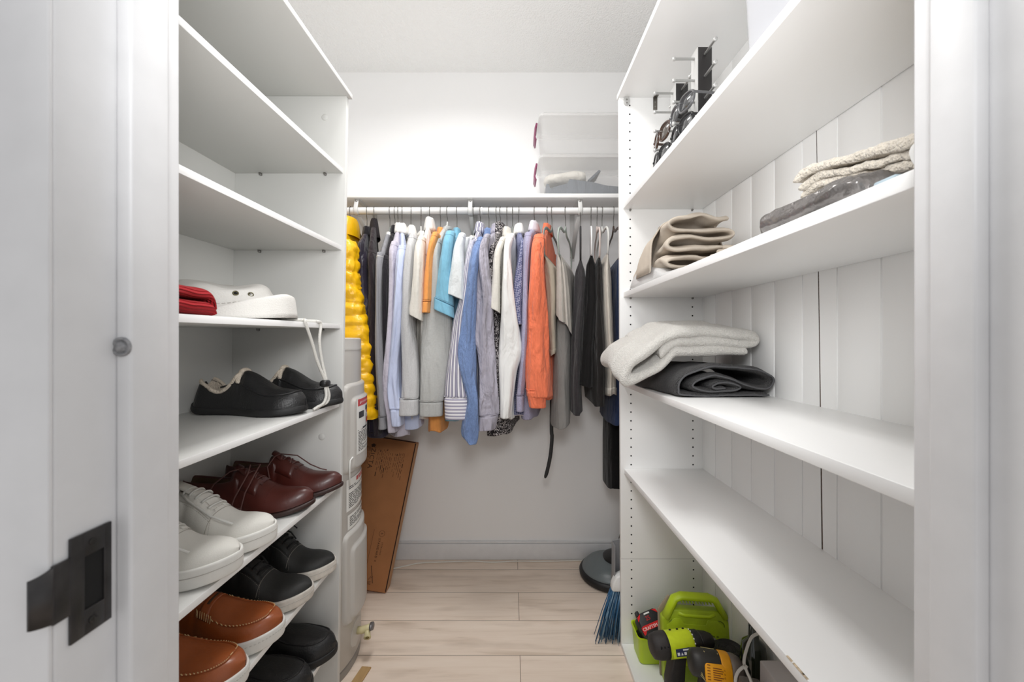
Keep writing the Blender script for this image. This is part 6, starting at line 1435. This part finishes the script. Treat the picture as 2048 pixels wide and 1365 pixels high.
MB().tube(crom([(-.020, .02, .026), (-.030, .0, .034), (-.024, -.02, .030)], 4), .003, 6).build('bag_hem', F_WSH, t, 1)
tag(MB().box2((.436, .455, Z3), (.56, .484, Z3+.016), .003).build('pale_blue_box', mat('pale_blue_card', (168, 186, 196), .5)), 'small flat pale blue box peeking out under the fleece blanket', 'box')
# ---------------------------------------------------------------- second shelf: sunglasses racks and a clear bin
Z2 = RZ[2]+.0006
RACKB = mat('rack_dark', (42, 40, 40), .35, bump=.05, bscale=40, var=.15, vscale=30); RACKE = mat('rack_edge', (206, 206, 204), .3)
def rack(x, y, label):
    t = empty('sunglasses_rack', (x, y, Z2), label=label, cat='display rack', group='two pegged sunglasses racks on the upper shelf')
    h = .306
    MB().box2((-.019, -.019, .010), (.019, .019, h), .0006).build('post', RACKB, t)
    MB().box2((-.0205, -.0192, .010), (-.019, .0192, h+.0006)).box2((-.0205, .0190, .010), (.0195, .0205, h+.0006)).build('post_edge', RACKE, t)
    MB().box2((-.060, -.060, 0), (.060, .060, .010), .002).build('base', RACKB, t)
    for z in (.286, .226, .166, .106, .048):
        for d in ((-1, 0), (0, -1), (0, 1)):
            dd = Vector((d[0], d[1], 0)); ln = .082 if d[0] else .078
            MB().tube([dd*.0185+Vector((0, 0, z)), dd*(ln-.008)+Vector((0, 0, z)), dd*(ln-.0075)+Vector((0, 0, z)), dd*(ln-.002)+Vector((0, 0, z)), dd*ln+Vector((0, 0, z))], [.0034, .0034, .0052, .0056, .004], 12).build('peg', mat('peg_satin', (206, 206, 204), .3, .35), t)
    return t
rack(.528, 1.113, 'black sunglasses rack with chrome pegs, taller one near the clear bin')
rack(.531, 1.268, 'black sunglasses rack with chrome pegs beside the end panel')
def lensmat(name, c): return mat(name, c, .06, 0, spec=.8, coat=.6)
def sunglasses(pos, tilt, yawd, frm, lens, label, pal=0, w=.060, hh=.046, temple_up=0.0):
    """Frame faces -X; local x runs across the face (towards +Y), y up, z out of the face."""
    M0 = Matrix.Translation(pos) @ Matrix.Rotation(math.radians(yawd), 4, 'Z') @ Matrix.Rotation(math.radians(tilt), 4, 'Y')
    Mf = M0 @ frame((0, 0, 0), (0, -1, 0), (0, 0, 1), (-1, 0, 0))
    t = empty('sunglasses', pos, label=label, cat='sunglasses', group='sunglasses hung on the racks'); O = Matrix.Translation(-Vector(pos))
    fr = MB()
    for sg in (-1, 1):
        lp = []
        for k in range(28):
            a = 2*PI*k/28; ca, sa = math.cos(a), math.sin(a); x = w/2*math.copysign(abs(ca)**.75, ca)*(1.0+.08*sa); y = hh/2*math.copysign(abs(sa)**.8, sa)
            if pal == 1 and sa < 0: y *= 1.06; x *= .94
            x += sg*.034; lp.append(Vector((x, y, -((abs(x)-.0)**2)*2.2)))
        fr.tube([Mf @ p for p in lp+lp[:2]], .0029, 8, flat=(1.0, 1.3))
        m_ = MB(); c = sum(lp, Vector())/len(lp)
        m_.add([Mf @ (p*.985+c*.015+Vector((0, 0, -.0008))) for p in lp]+[Mf @ (p*.985+c*.015+Vector((0, 0, .0010))) for p in lp]+[Mf @ (c+Vector((0, 0, .003))), Mf @ (c+Vector((0, 0, .0012)))], [(k, (k+1) % 28, 28+(k+1) % 28, 28+k) for k in range(28)]+[(28+k, 28+(k+1) % 28, 56) for k in range(28)]+[((k+1) % 28, k, 57) for k in range(28)])
        m_.build('lens', lens, t, M=O)
        e = Mf @ Vector((sg*.066, .010, -.0105)); b_ = Mf @ Vector((sg*.068, .010+temple_up*.09, -.09)); g = Mf @ Vector((sg*.062, .004+temple_up*.13, -.125)); g2 = Mf @ Vector((sg*.060, -.014+temple_up*.14, -.143))
        MB().tube(crom([Mf @ Vector((sg*.061, .010, -.0085)), e, b_, g, g2], 4), .0028, 8, flat=(.7, 1.5)).build('temple', frm, t, M=O)
    fr.tube(crom([Mf @ Vector((-.009, .010, -.0006)), Mf @ Vector((0, .013, .001)), Mf @ Vector((.009, .010, -.0006))], 5), .0028, 8)
    fr.build('frame', frm, t, M=O)
GLK = mat('frame_black', (20, 20, 21), .35, coat=.1); TORT = mat('frame_tortoise', (70, 42, 24), .2, var=.7, vscale=90, coat=.6); GGR = mat('frame_grey', (96, 96, 98), .25, coat=.5)
L1 = lensmat('lens_grey', (66, 67, 69)); L2 = lensmat('lens_brown', (86, 80, 74)); L3 = lensmat('lens_smoke', (78, 79, 80))
sunglasses((.462, 1.108, 1.766), 4, 4, GGR, L1, 'grey-framed sunglasses, top pair on the rack near the clear bin')
sunglasses((.462, 1.108, 1.708), 4, 2, GLK, L1, 'black-framed sunglasses below the grey pair on the rack near the bin')
sunglasses((.465, 1.262, 1.768), 4, 0, TORT, L2, 'round tortoiseshell sunglasses on the rack by the end panel', 1, .058, .050)
sunglasses((.465, 1.268, 1.706), 4, 0, GLK, L3, 'black sunglasses below the tortoiseshell pair, lowest on the rack', 0)
t = empty('clear_bin', (.555, .59, Z2), label='tall clear plastic bin with grey contents on the sunglasses shelf', cat='bin'); O = Matrix.Translation(-Vector(t.location))
CB = clearplastic('bin_plastic', (232, 233, 238), .5, .2)
def rr(g, z): return rrect(.430-g, .680, .46-g, .735+g, Z2+z, .02, 5)
MB().loft([rr(0, .001), rr(.001, .006), rr(.010, .26), rr(.016, .262), rr(.016, .268), rr(.007, .268), rr(-.003, .01), rr(-.003, .005)]).build('bin_body', CB, t, sharp=40, M=O)
m = MB(); cushion(m, (.565, .575, Z2+.130), (.19, .19, .235), 24, .5, lump=.02, sc=12, seed=6); tag(m.build('folded_throw', fab('blue_grey_fleece', (164, 166, 178), .95, .5, 300, .06), subsurf=1), 'blue-grey folded throw stuffed inside the clear bin', 'throw')
